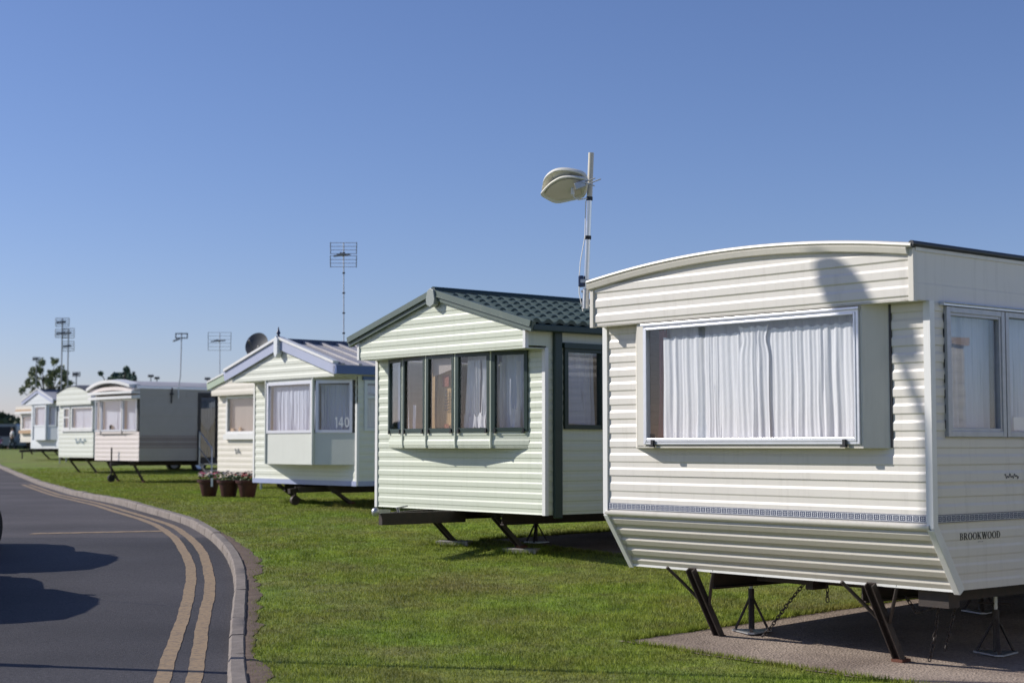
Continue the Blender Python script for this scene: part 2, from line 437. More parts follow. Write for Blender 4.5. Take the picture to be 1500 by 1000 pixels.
while k+6 < i_end:
    m_ = k+3; x, y = kerb_off(m_, 0)
    o = bpy.data.objects.new('kerb_stone', stone_meshes[n_st % 4]); col.objects.link(o); o.parent = bed
    sl = (g(y+.3)-g(y-.3))/.6*ty[m_]
    rot = Matrix.Rotation(math.atan2(ty[m_], tx[m_]), 4, 'Z') @ Matrix.Rotation(-math.atan(sl), 4, 'Y') @ Matrix.Rotation(rnd.uniform(-.012, .012), 4, 'X')
    # local +y must point to the grass side
    rot = rot @ Matrix.Scale(-1, 4, (0, 1, 0)) if False else rot
    off = Matrix.Translation((x, y, g(y)+rnd.uniform(-.006, .008)))
    o.matrix_world = off @ Matrix.Rotation(math.atan2(ty[m_], tx[m_])+math.pi, 4, 'Z') @ Matrix.Rotation(math.atan(sl), 4, 'Y') @ Matrix.Rotation(rnd.uniform(-.012, .012), 4, 'X')
    n_st += 1; k += 6

# lawn sheet (right of the kerb) ------------------------------------------------
def lawn_mat(name, blades=False):
    m = bpy.data.materials.new(name); m.use_nodes = True; nt = m.node_tree; L = nt.links; b = nt.nodes['Principled BSDF']
    b.inputs['Roughness'].default_value = .75; b.inputs['Specular IOR Level'].default_value = .22
    tc = nn(nt, 'ShaderNodeTexCoord')
    big = nn(nt, 'ShaderNodeTexNoise'); big.inputs['Scale'].default_value = .55; big.inputs['Detail'].default_value = 5; big.inputs['Roughness'].default_value = .6
    mid = nn(nt, 'ShaderNodeTexNoise'); mid.inputs['Scale'].default_value = 4.5; mid.inputs['Detail'].default_value = 6; mid.inputs['Roughness'].default_value = .7
    for n in (big, mid): L.new(tc.outputs['Object'], n.inputs['Vector'])
    r1 = nn(nt, 'ShaderNodeValToRGB'); e = r1.color_ramp.elements
    k_ = 2.25 if not blades else 2.8
    e[0].position = .32; e[0].color = (.094*k_, .102*k_, .031*k_, 1)
    e[1].position = .66; e[1].color = (.086*k_, .130*k_, .020*k_, 1)
    ee = r1.color_ramp.elements.new(.5); ee.color = (.096*k_, .124*k_, .024*k_, 1)
    L.new(big.outputs['Fac'], r1.inputs[0])
    r2 = nn(nt, 'ShaderNodeValToRGB'); e = r2.color_ramp.elements
    e[0].position = .30; e[0].color = (.42, .44, .45, 1); e[1].position = .70; e[1].color = (1.32, 1.28, 1.08, 1)
    L.new(mid.outputs['Fac'], r2.inputs[0])
    mx = nn(nt, 'ShaderNodeMix', data_type='RGBA', blend_type='MULTIPLY'); mx.inputs[0].default_value = 1
    L.new(r1.outputs[0], mx.inputs[6]); L.new(r2.outputs[0], mx.inputs[7])
    # dry straw patches
    dn = nn(nt, 'ShaderNodeTexNoise'); dn.inputs['Scale'].default_value = .8; dn.inputs['Detail'].default_value = 7; dn.inputs['Roughness'].default_value = .72
    L.new(tc.outputs['Object'], dn.inputs['Vector'])
    dm = nn(nt, 'ShaderNodeMapRange'); dm.inputs[1].default_value = .47; dm.inputs[2].default_value = .70; dm.inputs[4].default_value = .62
    L.new(dn.outputs['Fac'], dm.inputs[0])
    m3 = nn(nt, 'ShaderNodeMix', data_type='RGBA'); m3.inputs[7].default_value = (.24, .205, .105, 1)
    L.new(dm.outputs[0], m3.inputs[0]); L.new(mx.outputs[2], m3.inputs[6])
    last = m3.outputs[2]
    if blades:
        ge = nn(nt, 'ShaderNodeNewGeometry'); rr = nn(nt, 'ShaderNodeValToRGB'); e = rr.color_ramp.elements
        e[0].color = (.55, .60, .45, 1); e[1].color = (1.5, 1.35, 1.15, 1); e[0].position = 0; e[1].position = 1
        L.new(ge.outputs['Random Per Island'], rr.inputs[0])
        m4 = nn(nt, 'ShaderNodeMix', data_type='RGBA', blend_type='MULTIPLY'); m4.inputs[0].default_value = 1
        L.new(last, m4.inputs[6]); L.new(rr.outputs[0], m4.inputs[7]); last = m4.outputs[2]
        t = nn(nt, 'ShaderNodeBsdfTranslucent'); L.new(last, t.inputs[0])
        ms = nn(nt, 'ShaderNodeMixShader'); ms.inputs[0].default_value = .3
        L.new(b.outputs[0], ms.inputs[1]); L.new(t.outputs[0], ms.inputs[2]); L.new(ms.outputs[0], nt.nodes['Material Output'].inputs[0])
    else:
        fn = nn(nt, 'ShaderNodeTexNoise'); fn.inputs['Scale'].default_value = 45; fn.inputs['Detail'].default_value = 6
        L.new(tc.outputs['Object'], fn.inputs['Vector'])
        bp = nn(nt, 'ShaderNodeBump'); bp.inputs['Strength'].default_value = .9; bp.inputs['Distance'].default_value = .03
        L.new(fn.outputs['Fac'], bp.inputs['Height']); L.new(bp.outputs[0], b.inputs['Normal'])
    L.new(last, b.inputs['Base Color']); MATS[name] = m
lawn_mat('lawn'); lawn_mat('blade', True); terrain.data.materials.append(M('lawn'))
def bumpz(x, y):     # small unevenness of the turf
    return .003*math.sin(x*1.7+y*.6)*math.sin(y*1.3-x*.4)
mb = MB()
fr = [0, .03, .06, .1, .15, .2, .26, .33, .4, .48, .57, .66, .76, .88, 1]
kk = [k for k in range(0, KN, 3)]
def lawn_P(i, j):
    k = kk[i]; x0, y0 = kerb_off(k, .125)
    far = 16+max(y0, 0)*1.1
    x = x0+(far-x0)*fr[j]
    z = g(y0)-.012+(bumpz(x, y0) if j > 0 else 0)
    return (x, y0, z)
mb.grid(lawn_P, len(kk), len(fr))
struct(mb.build('lawn', 'lawn', smooth=80))
# far lawn beyond the road's end (right side is covered above); left verge out of frame
mb = MB()
mb.grid(lambda i, j: (-60+i*9.0 if i < 6 else -4.5, [-10, 6, 9.5, 12.2][j], g([-10, 6, 9.5, 12.2][j])+.01), 7, 4)
struct(mb.build('verge', 'lawn', smooth=80))
_r5 = np.random.default_rng(5)
_sw = sm(_r5.uniform(-1, 1, KN), 41)*.55+sm(_r5.uniform(-1, 1, KN), 11)*.12+_r5.uniform(-1, 1, KN)*.045
def soil_w(k): return .17+float(_sw[k])+.07*math.sin(k*.09+1)
# worn soil strip behind the kerb
mb = MB(); ids = list(range(0, int(np.argmin(abs(ky-24)))))
def P(i, j):
    k = ids[i]; w = max(.05, soil_w(k))*min(1, (len(ids)-i)/60)
    x, y = kerb_off(k, .125+w*j/2); return (x, y, g(y)+[-.004, -.001, -.0065][j]+(.002*math.sin(k*1.9) if j == 1 else 0))
mb.grid(P, len(ids), 3); struct(mb.build('soil_strip', 'soil', smooth=80))

# ------------------------------------------------------------------ van helper
def face(p0, t, n):
    return lambda a, d, z: (p0[0]+t[0]*a+n[0]*d, p0[1]+t[1]*a+n[1]*d, z)
class Van:
    def __init__(s, name, label, th, X0, Y0, W, L, zg, group=None):
        s.W, s.L, s.th, s.zg = W, L, th, zg
        s.o = np.array([X0, Y0]); s.u = np.array([math.cos(th), -math.sin(th)]); s.v = np.array([math.sin(th), math.cos(th)])
        s.root = empty(name, (X0, Y0, zg), -th); tag(s.root, label, 'caravan', group)
        s.F = face((0, 0), (1, 0), (0, -1)); s.R = face((W, 0), (0, 1), (1, 0)); s.L_ = face((0, 0), (0, 1), (-1, 0)); s.B = face((0, L), (1, 0), (0, 1))
    def put(s, mb, name, m, parent=None, smooth=None, bevel=0):
        if parent is None: return mb.build(name, m, s.root, smooth, loc=(0, 0, -s.zg), bevel=bevel)
        return mb.build(name, m, parent, smooth, bevel=bevel)
    def world(s, a, b, z):
        p = s.o+a*s.u+b*s.v; return (p[0], p[1], z)
    def local(s, x, y):
        p = np.array([x, y])-s.o; return float(p@s.u), float(p@s.v)
def rib_rows(z0, z1, P, dep, ph):
    brk = [(0, dep), (.42, dep), (.58, 0), (.90, 0)]
    zs = [z0]; k0 = math.floor((z0-ph)/P)-1
    for k in range(k0, k0+int((z1-z0)/P)+4):
        for t, d in brk:
            z = ph+(k+t)*P
            if z0+1e-4 < z < z1-1e-4: zs.append(z)
    zs.append(z1)
    def dd(z):
        t = ((z-ph)/P) % 1.0
        pts = brk+[(1.0, dep)]
        for (a, da), (b, db) in zip(pts, pts[1:]):
            if a <= t <= b: return da+(db-da)*(t-a)/(b-a)
        return dep
    return [(z, dd(z)) for z in zs]
def clad(van, name, F, a0, a1, z0, z1, m, P=.112, dep=.0055, ph=0.0, top=None, bot=None, ncol=None, shift=None, parent=None):
    """ribbed sheet on face F; top(a)/bot(a) clip it"""
    rows = rib_rows(z0, z1, P, dep, ph)
    n = ncol or 2
    def Pf(i, j):
        a = a0+(a1-a0)*i/(n-1); z, d = rows[j]
        if top: z = min(z, top(a))
        if bot: z = max(z, bot(a))
        return F(a, d+(shift(z) if shift else 0), z)
    mb = MB().grid(Pf, n, len(rows))
    return van.put(mb, name, m, parent)
def clad_wall(van, F, a0, a1, z0, z1, m, openings=(), **kw):
    """sheets round window openings (a0,a1,z0,z1), sorted along the wall"""
    out = []; cur = a0
    for (b0, b1, y0, y1) in sorted(openings):
        if b0 > cur: out.append(clad(van, 'cladding_panel', F, cur, b0, z0, z1, m, **kw))
        if y0 > z0: out.append(clad(van, 'cladding_panel', F, b0, b1, z0, y0, m, **kw))
        if y1 < z1: out.append(clad(van, 'cladding_panel', F, b0, b1, y1, z1, m, **kw))
        cur = b1
    if cur < a1: out.append(clad(van, 'cladding_panel', F, cur, a1, z0, z1, m, **kw))
    return out
def frame_rect(mb, F, a0, a1, z0, z1, w, d0, d1, wb=None, wt=None):
    wb = wb or w; wt = wt or w
    mb.fbox(F, a0, a0+w, d0, d1, z0, z1); mb.fbox(F, a1-w, a1, d0, d1, z0, z1)
    mb.fbox(F, a0+w, a1-w, d0, d1-.0015, z0, z0+wb); mb.fbox(F, a0+w, a1-w, d0, d1-.0015, z1-wt, z1)
    return mb
def curtain(F, a0, a1, z0, z1, d, folds, amp, seed, nx=None, nz=10, flare=0.0, topwave=.006, tie=None):
    r = random.Random(seed); nx = nx or int(folds*9)
    knots = np.cumsum([r.uniform(.55, 1.5) for _ in range(folds+1)]); knots = (knots-knots[0])/(knots[-1]-knots[0])
    amps = [.35+1.7*r.random()**3 for _ in range(folds+1)]; off = [r.uniform(-.3, .3) for _ in range(folds+1)]
    ph2 = [r.uniform(0, 6.28) for _ in range(folds+1)]
    def P(i, j):
        t = i/(nx-1); q = np.interp(t, knots, np.arange(folds+1)); k = min(int(q), folds)
        s = j/(nz-1)                       # 0 bottom, 1 top
        am = amp*np.interp(q, range(folds+1), amps)*(1.0-.45*s)
        dd = am*math.sin(2*math.pi*q+.5*math.sin(3*s+ph2[k]))+amp*.3*math.sin(5.3*math.pi*q+ph2[k]+2.2*s)
        aa = a0+(a1-a0)*t+(a1-a0)*flare*(t-.5)*(1-s)*2+.006*math.sin(7*s+ph2[k])*(1-s)
        if tie:
            c, zt, pw, wd = tie; z = z0+(z1-z0)*s
            kk_ = pw*math.exp(-((z-zt)/wd)**2); aa = aa+(c-aa)*kk_
        z = z0+(z1-z0)*s
        if j == nz-1: z += topwave*math.sin(2*math.pi*q*1.0+1)
        if j == 0: z += topwave*.8*math.sin(2*math.pi*q+off[k]*6)
        return F(aa, -d+dd, z)
    return MB().grid(P, nx, nz)
def window(van, F, a0, a1, z0, z1, fm='aluminium', w=.045, dep=.03, glass='glass', wb=None, name='window', inner=None, cm='white_curtain', curt=True, folds=None, seed=1, div=(), latches=(), cgap=.06, ctop=.06, camp=.010):
    """outer frame mesh is the window; pane, glazing bars and curtain hang under it"""
    mb = MB(); frame_rect(mb, F, a0, a1, z0, z1, w, -.04, dep, wb)
    for q in div: mb.fbox(F, q-w*.45, q+w*.45, -.035, dep-.004, z0+(wb or w), z1-w)
    wo_ = van.put(mb, name, fm, bevel=.004 if van.detail else 0)
    if inner:
        i = MB(); frame_rect(i, F, a0+w*.75, a1-w*.75, z0+w*.75, z1-w*.75, w*.75, -.012, dep-.009); van.put(i, 'sash', inner, wo_, bevel=.003 if van.detail else 0)
    p = MB().fbox(F, a0+w*.6, a1-w*.6, -.004, 0.001, z0+w*.6, z1-w*.6); van.put(p, 'pane', glass, wo_)
    if curt:
        n = folds or max(5, int((a1-a0)/.11))
        van.put(curtain(F, a0+cgap, a1-cgap, z0+w*.8, z1-ctop-w*.5, .09, n, camp, seed), 'curtain', cm, wo_, smooth=60)
    for q in latches:
        van.put(MB().fbox(F, q-.012, q+.012, dep-.002, dep+.012, z0-.012, z0+w*.8).fbox(F, q-.028, q+.02, dep-.002, dep+.008, z0-.016, z0-.004), 'latch', 'black_plastic', wo_)
    return wo_
def steady_leg(van, u, v0, v1, zt, zb, w=.07, lm='steel_leg', brace=True):
    mb = MB()
    a, b = Vector((u, v0, zt)), Vector((u, v1, zb+.02))
    # channel section: web and two flanges
    mb.bar(a, b, w, .012, up=(0, 1, .4)); n = Vector((0, (b-a).z, -(b-a).y)).normalized()
    for s in (-1, 1): mb.bar(a+Vector((s*(w/2-.006), 0, 0))+n*.022, b+Vector((s*(w/2-.006), 0, 0))+n*.022, .011, .042, up=(0, 1, .4))
    leg = van.put(mb, 'leg', lm)
    van.put(MB().box(u-w*.62, u+w*.62, v1-.05, v1+.05, zb, zb+.022).bar((u-w*.4, v1, zb+.012), (u+w*.4, v1, zb+.012), .045), 'foot', 'rust', leg)
    if brace:
        q = a.lerp(b, .52)
        for s in (-1, 1):
            van.put(MB().tube([a+Vector((s*.19, -.02+.06*s, .0)), a.lerp(b, .22)+Vector((s*.15, -.02, 0)), q+Vector((s*.03, -.012, 0))], .013, 6), 'brace', lm, leg, smooth=50)
    return leg
def wheel(van, u, v, zc, r=.3, w=.19):
    ax = Matrix.Rotation(math.pi/2, 3, 'Y')
    t = MB().lathe([(r*.62, -w/2), (r*.9, -w/2), (r, -w*.35), (r, w*.35), (r*.9, w/2), (r*.62, w/2)], 20, (u, v, zc), ax)
    wh = van.put(t, 'wheel', 'tyre', smooth=40)
    van.put(MB().lathe([(.02, -w*.3), (r*.4, -w*.33), (r*.6, -w*.42), (r*.62, w*.42), (r*.4, w*.33), (.02, w*.3)], 16, (u, v, zc), ax), 'rim', 'galvanised', wh, smooth=40)
def underbody(van, zb, setback=.1, hitch=None, beams=True):
    W, L = van.W, van.L
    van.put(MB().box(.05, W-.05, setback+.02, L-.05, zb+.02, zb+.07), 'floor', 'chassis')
    mb = MB()
    for u in (W*.27, W*.73):
        mb.box(u-.03, u+.03, setback+.05, L-.2, zb-.03, zb+.018)
        mb.box(u-.006, u+.006, setback+.05, L-.2, zb-.13, zb-.03); mb.box(u-.03, u+.03, setback+.05, L-.2, zb-.145, zb-.13)
    for v in (.9, L*.5-.6, L*.5+.6, L-1.2): mb.box(W*.27+.03, W*.73-.03, v-.03, v+.03, zb-.10, zb+.015)
    van.put(mb, 'chassis', 'chassis')
    r = .30
    ax = MB().tube([(W*.16, L*.5, van.zg+r), (W*.84, L*.5, van.zg+r)], .03, 8)
    ax.box(W*.27-.03, W*.27+.03, L*.5-.05, L*.5+.05, van.zg+r, zb-.1).box(W*.73-.03, W*.73+.03, L*.5-.05, L*.5+.05, van.zg+r, zb-.1)
    van.put(ax, 'axle', 'chassis')
    for u in (W*.16, W*.84): wheel(van, u, L*.5, van.zg+r, r)
def body_back(van, zb, zt, m, P=.112, inside='interior'):
    """plain far walls and an inner partition"""
    W, L = van.W, van.L
    clad(van, 'cladding_panel', van.L_, 0, L, zb, zt, m, P=P); clad(van, 'cladding_panel', van.B, 0, W, zb, zt, m, P=P)
    van.put(MB().box(.03, W-.03, 2.6, 2.64, zb+.08, zt-.02), 'partition', inside)
    van.put(MB().box(.03, W-.03, .03, L-.03, zt+.005, zt+.03), 'ceiling', 'interior_pale')
def corner_trim(van, u, v, z0, z1, m, w=.035, out=.016, sx=1):
    """L profile on a front corner: u is 0 or W"""
    o = out
    if sx > 0: poly = [(u-w, -o), (u+o, -o), (u+o, w), (u+.001, w), (u+.001, -.001), (u-w, -.001)]
    else: poly = [(u+w, -o), (u-o, -o), (u-o, w), (u-.001, w), (u-.001, -.001), (u+w, -.001)]
    poly = [(x, y+v) for x, y in poly]
    return van.put(MB().prism(poly, lambda x, y: (x, y, z0), lambda x, y: (x, y, z1)), 'corner_trim', m)

# ================================================================== NEAR CARAVAN (cream)
def stroke_letters(word, h, wide=1.0):
    """serif capitals as polygons in a (x,y) plane; returns list of polygons and total width"""
    def arc(cx, cy, rx, ry, a0, a1, tx_, ty_, n=10):
        out = []
        for i in range(n):
            b0 = a0+(a1-a0)*i/n; b1 = a0+(a1-a0)*(i+1)/n
            q = lambda b, rx_, ry_: (cx+rx_*math.cos(b), cy+ry_*math.sin(b))
            out.append([q(b0, rx, ry), q(b1, rx, ry), q(b1, rx-tx_, ry-ty_), q(b0, rx-tx_, ry-ty_)])
        return out
    def stem(x, w=.17, y0=0, y1=1): return [[(x-w/2, y0), (x+w/2, y0), (x+w/2, y1), (x-w/2, y1)], [(x-w/2-.07, y0), (x+w/2+.07, y0), (x+w/2+.07, y0+.06), (x-w/2-.07, y0+.06)], [(x-w/2-.07, y1-.06), (x+w/2+.07, y1-.06), (x+w/2+.07, y1), (x-w/2-.07, y1)]]
    def diag(x0, y0, x1, y1, w): return [[(x0-w/2, y0), (x0+w/2, y0), (x1+w/2, y1), (x1-w/2, y1)]]
    hp = math.pi/2
    def glyph(c):
        if c == 'B': return stem(.17)+arc(.34, .745, .30, .255, -hp, hp, .15, .07)+arc(.34, .27, .36, .27, -hp, hp, .16, .07)+[[(.17, .93), (.36, .93), (.36, 1), (.17, 1)], [(.17, .47), (.36, .47), (.36, .54), (.17, .54)], [(.17, 0), (.36, 0), (.36, .07), (.17, .07)]], .78
        if c == 'R': return stem(.17)+arc(.34, .74, .32, .26, -hp, hp, .16, .07)+[[(.17, .93), (.36, .93), (.36, 1), (.17, 1)], [(.17, .46), (.40, .46), (.40, .53), (.17, .53)]]+diag(.72, 0, .42, .5, .19)+[[(.62, 0), (.88, 0), (.88, .06), (.62, .06)]], .86
        if c == 'O': return arc(.46, .5, .44, .52, 0, 4*hp, .18, .07, 20), .94
        if c == 'K': return stem(.17)+diag(.22, .40, .68, 1, .08)+diag(.72, 0, .38, .58, .20)+[[(.55, .94), (.85, .94), (.85, 1), (.55, 1)], [(.58, 0), (.9, 0), (.9, .06), (.58, .06)]], .90
        if c == 'W': return diag(.38, 0, .14, 1, .18)+diag(.38, 0, .60, .96, .08)+diag(.84, 0, .60, 1, .18)+diag(.84, 0, 1.08, 1, .08)+[[(0, .94), (.3, .94), (.3, 1), (0, 1)], [(.46, .94), (.74, .94), (.74, 1), (.46, 1)], [(.96, .94), (1.2, .94), (1.2, 1), (.96, 1)]], 1.2
        if c == 'D': return stem(.17)+arc(.34, .5, .46, .5, -hp, hp, .17, .07, 12)+[[(.17, .93), (.36, .93), (.36, 1), (.17, 1)], [(.17, 0), (.36, 0), (.36, .07), (.17, .07)]], .86
        if c == '1': return [[(.18, 0), (.34, 0), (.34, 1), (.18, 1)], [(.04, .72), (.18, .84), (.18, 1), (.04, .86)]], .44
        if c == '2': return arc(.33, .70, .29, .30, -.5, 2*hp, .15, .14, 10)+diag(.14, .1, .50, .60, .17)+[[(.04, 0), (.62, 0), (.62, .15), (.04, .15)]], .68
        if c == '4': return [[(.42, 0), (.58, 0), (.58, 1), (.42, 1)], [(.02, .24), (.70, .24), (.70, .39), (.02, .39)]]+diag(.09, .36, .48, 1, .15), .76
        if c == '0': return arc(.34, .5, .32, .5, 0, 4*hp, .15, .15, 18), .72
        return [], .4
    polys = []; x = 0
    for c in word:
        gl, w = glyph(c); polys += [[(p[0]*h*wide+x, p[1]*h) for p in q] for q in gl]; x += (w+.06)*h*wide
    return polys, x
def lettering(van, F, word, a, z, h, d, m, name='lettering', wide=1.0, parent=None, width=None, thick=.0015):
    polys, w = stroke_letters(word, h, wide)
    k = width/w if width else 1.0
    mb = MB()
    for q, p in enumerate(polys):
        e = d+thick+.00013*(q % 7)
        mb.prism([(x*k, y) for x, y in p], lambda x, y: F(a+x, d, z+y), lambda x, y: F(a+x, e, z+y))
    return van.put(mb, name, m, parent)

NV = Van('static_caravan', 'cream static caravan with arched roof and lettered side, wide picture window with white curtains', .869, .753, 12.548, 3.05, 9.2, 0.0, 'static caravans lined up along the road')
NV.detail = True
W, L = NV.W, NV.L
ZB, ZK, ZF, FD, SB = .558, .97, 2.452, .15, .286     # bottom lip, kink, fascia bottom, fascia depth, lower setback
ZE = 2.80                                            # eave
def arch(a): return ZE+.115*(1-((a-W/2)/(W/2))**2)
F, Rr = NV.F, NV.R
CC = 'cream_cladding'
# front: strips beside the bay, sheet under it, sheet down to the kink
clad(NV, 'cladding_panel', F, .02, .345, 1.498, ZF+.02, CC, ph=1.498, dep=.0075)
clad(NV, 'cladding_panel', F, 2.73, W-.02, 1.498, ZF+.02, CC, ph=1.498, dep=.0075)
clad(NV, 'cladding_panel', F, .02, W-.02, 1.275, 1.496, CC, ph=1.498-.112*4, shift=lambda z: .003)
clad(NV, 'cladding_panel', F, .02, W-.02, 1.055, 1.273, CC, P=.118, ph=1.275-.118*3)
clad(NV, 'cladding_panel', F, .02, W-.02, ZK-.004, 1.055, CC, P=.6, dep=.008, ph=.9)
# slanted apron
def slope_face(a, d, z):
    t = (ZK-z)/(ZK-ZB); n = Vector((0, -(ZK-ZB), -SB)).normalized()
    return (a, SB*t+n.y*d, z+n.z*d)
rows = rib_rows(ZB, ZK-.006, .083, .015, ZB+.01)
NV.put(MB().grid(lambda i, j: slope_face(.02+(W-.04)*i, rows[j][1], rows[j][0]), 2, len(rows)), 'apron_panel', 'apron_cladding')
NV.put(MB().grid(lambda i, j: (.01+(W-.02)*i, [-.012, -.030, -.032, -.012, -.004][j], [ZK+.028, ZK+.022, ZK+.004, ZK-.012, ZK-.016][j]), 2, 5), 'apron_rail', CC, smooth=60)
NV.put(MB().box(.01, W-.01, SB-.022, SB+.05, ZB-.012, ZB+.008), 'apron_lip', 'white_trim')
# decorative key-pattern band
def band(Fc, a0, a1, d, z0, z1):
    b = MB().fbox(Fc, a0, a1, d, d+.003, z0, z1); bo = NV.put(b, 'decorative_band', 'frieze_pale')
    k = MB(); n = int((a1-a0)/.052); h = z1-z0
    for i in range(n):
        x = a0+.004+i*(a1-a0-.008)/n; w = (a1-a0)/n*.82
        q = lambda s0, s1, t0, t1: k.fbox(Fc, x+w*s0, x+w*s1, d+.003, d+.0038, z0+h*(.16+.68*t0), z0+h*(.16+.68*t1))
        q(0, .2, 0, 1); q(.8, 1, 0, 1); q(.42, .58, 0, 1)
        q(.12, .44, .84, 1); q(.56, .88, .84, 1); q(.12, .44, 0, .16); q(.56, .88, 0, .16); q(.12, .34, .42, .58); q(.66, .88, .42, .58)
    k.fbox(Fc, a0, a1, d+.003, d+.0036, z0, z0+h*.07).fbox(Fc, a0, a1, d+.003, d+.0036, z1-h*.07, z1)
    NV.put(k, 'key_pattern', 'frieze_blue', bo)
band(F, .03, W-.03, .010, 1.008, 1.058)
band(Rr, .035, L-.04, .010, 1.008, 1.058)
# side walls ------------------------------------------------------------
wins = [(.155, .835, 1.565, 2.425), (.845, 2.3, 1.565, 2.425), (4.2, 5.0, 1.7, 2.4), (6.3, 7.6, 1.6, 2.42)]
clad_wall(NV, Rr, .02, L-.02, 1.275, 2.47, CC, [(a, b, c, d) for a, b, c, d in wins], dep=.006, ph=1.275)
clad(NV, 'cladding_panel', Rr, .02, L-.02, 1.058, 1.273, CC, P=.118, dep=.006, ph=1.06, shift=lambda z: -.002)
def apron_bot(a): return ZB if a > SB else max(ZB, ZK-(ZK-ZB)*a/SB)
NV.put(MB().grid(lambda i, j: Rr(([0, .1, .2, SB, 2, 5, L-.02][i])+.004, rib_rows(ZB, 1.006, .112, .006, ZB)[j][1]*.6, max(rib_rows(ZB, 1.006, .112, .006, ZB)[j][0], apron_bot([0, .1, .2, SB, 2, 5, L-.02][i]))), 7, len(rib_rows(ZB, 1.006, .112, .006, ZB))), 'side_skirt', CC)
NV.put(MB().grid(lambda i, j: Rr([-FD+.01, 0, 2, 5, L][i], .004+[0, 0, -.004, -.004, 0][j], [2.452, 2.56, 2.565, 2.68, ZE-.005][j]), 5, 5), 'side_fascia', CC)
NV.put(MB().fbox(Rr, .045, L-.03, .004, .012, 1.268, 1.276), 'seam_strip', 'cream_trim')
clad(NV, 'cladding_panel', NV.L_, 0.02, L, ZK, ZE, 'low_bounce_cladding', dep=.006); clad(NV, 'cladding_panel', NV.L_, SB, L, ZB, ZK-.002, 'low_bounce_cladding', dep=.006); NV.put(MB().add([NV.L_(.02, .002, ZK), NV.L_(SB, .002, ZK), NV.L_(SB, .002, ZB)], [(0, 1, 2)]), 'apron_end', CC); clad(NV, 'cladding_panel', NV.B, 0, W, ZB, 2.9, CC, top=arch, ncol=13)
NV.put(MB().grid(lambda i, j: (-.004, [-FD+.01, L][i], [2.452, ZE-.005][j]), 2, 2), 'side_fascia', CC)
NV.put(MB().box(.03, W-.03, 2.9, 2.94, ZB+.1, ZE-.01), 'partition', 'interior')
NV.put(MB().box(.02, W-.02, .05, L-.05, ZE-.03, ZE-.015), 'ceiling', 'interior_pale')
# fascia over the front -------------------------------------------------
Ff = face((0, -FD), (1, 0), (0, -1))
clad(NV, 'fascia', Ff, .03, W-.03, ZF, 2.93, CC, P=.118, dep=.009, ph=ZF+.03, top=lambda a: arch(a)-.01, ncol=33)
NV.put(MB().box(.005, W-.005, -FD, .02, ZF-.004, ZF+.006), 'fascia_soffit', 'cream_trim')
for u0, u1 in ((-.006, .032), (W-.034, W+.008)):
    NV.put(MB().box(u0, u1, -FD-.022, -FD+.02, ZF-.012, ZE-.012), 'fascia_end_trim', 'cream_trim', bevel=.003)
# roof sheet, rolled front edge, drip rail, gutter rail
nA = 25
def roofP(i, j): a = -.02+(W+.04)*i/(nA-1); return (a, [-FD-.055, 0, L*.5, L+.03][j], arch(a)+.006)
NV.put(MB().grid(roofP, nA, 4), 'roof', 'grey_roof', smooth=60)
def sweep(prof, name, m, lift=0.0, a0=-.012, a1=None):
    a1 = W+.012 if a1 is None else a1
    mb = MB(); n = len(prof)
    def P(i, j): a = a0+(a1-a0)*i/(nA-1); y, z = prof[j % n]; return (a, -FD+y, arch(min(max(a, 0), W))+z+lift)
    mb.grid(P, nA, n+1); mb.f.append(tuple(range(n))); k = len(mb.v); mb.f.append(tuple(k-(n+1)+q for q in range(n)))
    return NV.put(mb, name, m, smooth=40)
sweep([(-.050, -.012), (-.060, -.002), (-.056, .012), (-.035, .020), (0, .018), (.02, .008), (-.01, -.004)], 'roof_edge_trim', 'cream_trim')
sweep([(-.022, -.062), (-.040, -.056), (-.052, -.020), (-.046, -.013), (-.012, -.012), (-.012, -.062)], 'drip_rail', 'cream_trim', a1=W-.03)
NV.put(MB().tube([(W+.012, -FD-.05, ZE+.012), (W+.012, 3, ZE+.012), (W+.012, L, ZE+.012)], .021, 8), 'gutter_rail', 'dark_gutter', smooth=60)
NV.put(MB().box(W+.003, W+.014, -FD, L, ZE-.032, ZE-.008), 'gutter_strip', 'cream_trim')
# corner trims (vertical, then raking along the apron)
corner_trim(NV, W, 0, ZK, ZF, 'white_trim', w=.030, out=.022); corner_trim(NV, 0, 0, ZK, ZF, 'white_trim', w=.03, out=.02, sx=-1)
for u, s in ((W, 1), (0, -1)):
    x0, x1 = sorted((u-.03*s, u+.02*s)); n = Vector((0, -(ZK-ZB), -SB)).normalized()
    p0, p1 = Vector((0, 0, ZK+.004)), Vector((0, SB, ZB-.014)); tt = (p1-p0).normalized()
    pts = []
    for p in (p0, p1):
        for x, o in ((x0, .024), (x1, .024), (x1, -.04), (x0, -.04)): pts.append((x, p.y+n.y*o, p.z+n.z*o))
    NV.put(MB().hexa(pts), 'raking_trim', 'white_trim', bevel=.004)
# bay window --------------------------------------------------------------
BD, b0, b1, bz0, bz1 = .125, .475, 2.605, 1.495, 2.452
plan = [(.335, 0), (b0, -BD), (b1, -BD), (2.745, 0)]
Fb = face((0, -BD), (1, 0), (0, -1))
bay = MB()
bay.fbox(Fb, b0, .556, -.02, 0, bz0, bz1).fbox(Fb, 2.588, b1, -.02, 0, bz0, bz1).fbox(Fb, .556, 2.588, -.02, 0, bz0, 1.517).fbox(Fb, .556, 2.588, -.02, 0, 2.425, bz1)
bo = NV.put(bay, 'bay_window', 'cream_trim', bevel=.004)
for (p, q) in ((plan[0], plan[1]), (plan[2], plan[3])):
    d = Vector((q[0]-p[0], q[1]-p[1])); ln = d.length; t = d/ln
    Fs = face(p, (t.x, t.y), (t.y, -t.x)); NV.put(MB().fbox(Fs, .0, ln-.001, -.015, 0.0005, bz0, bz1), 'bay_cheek', 'cream_trim', bo)
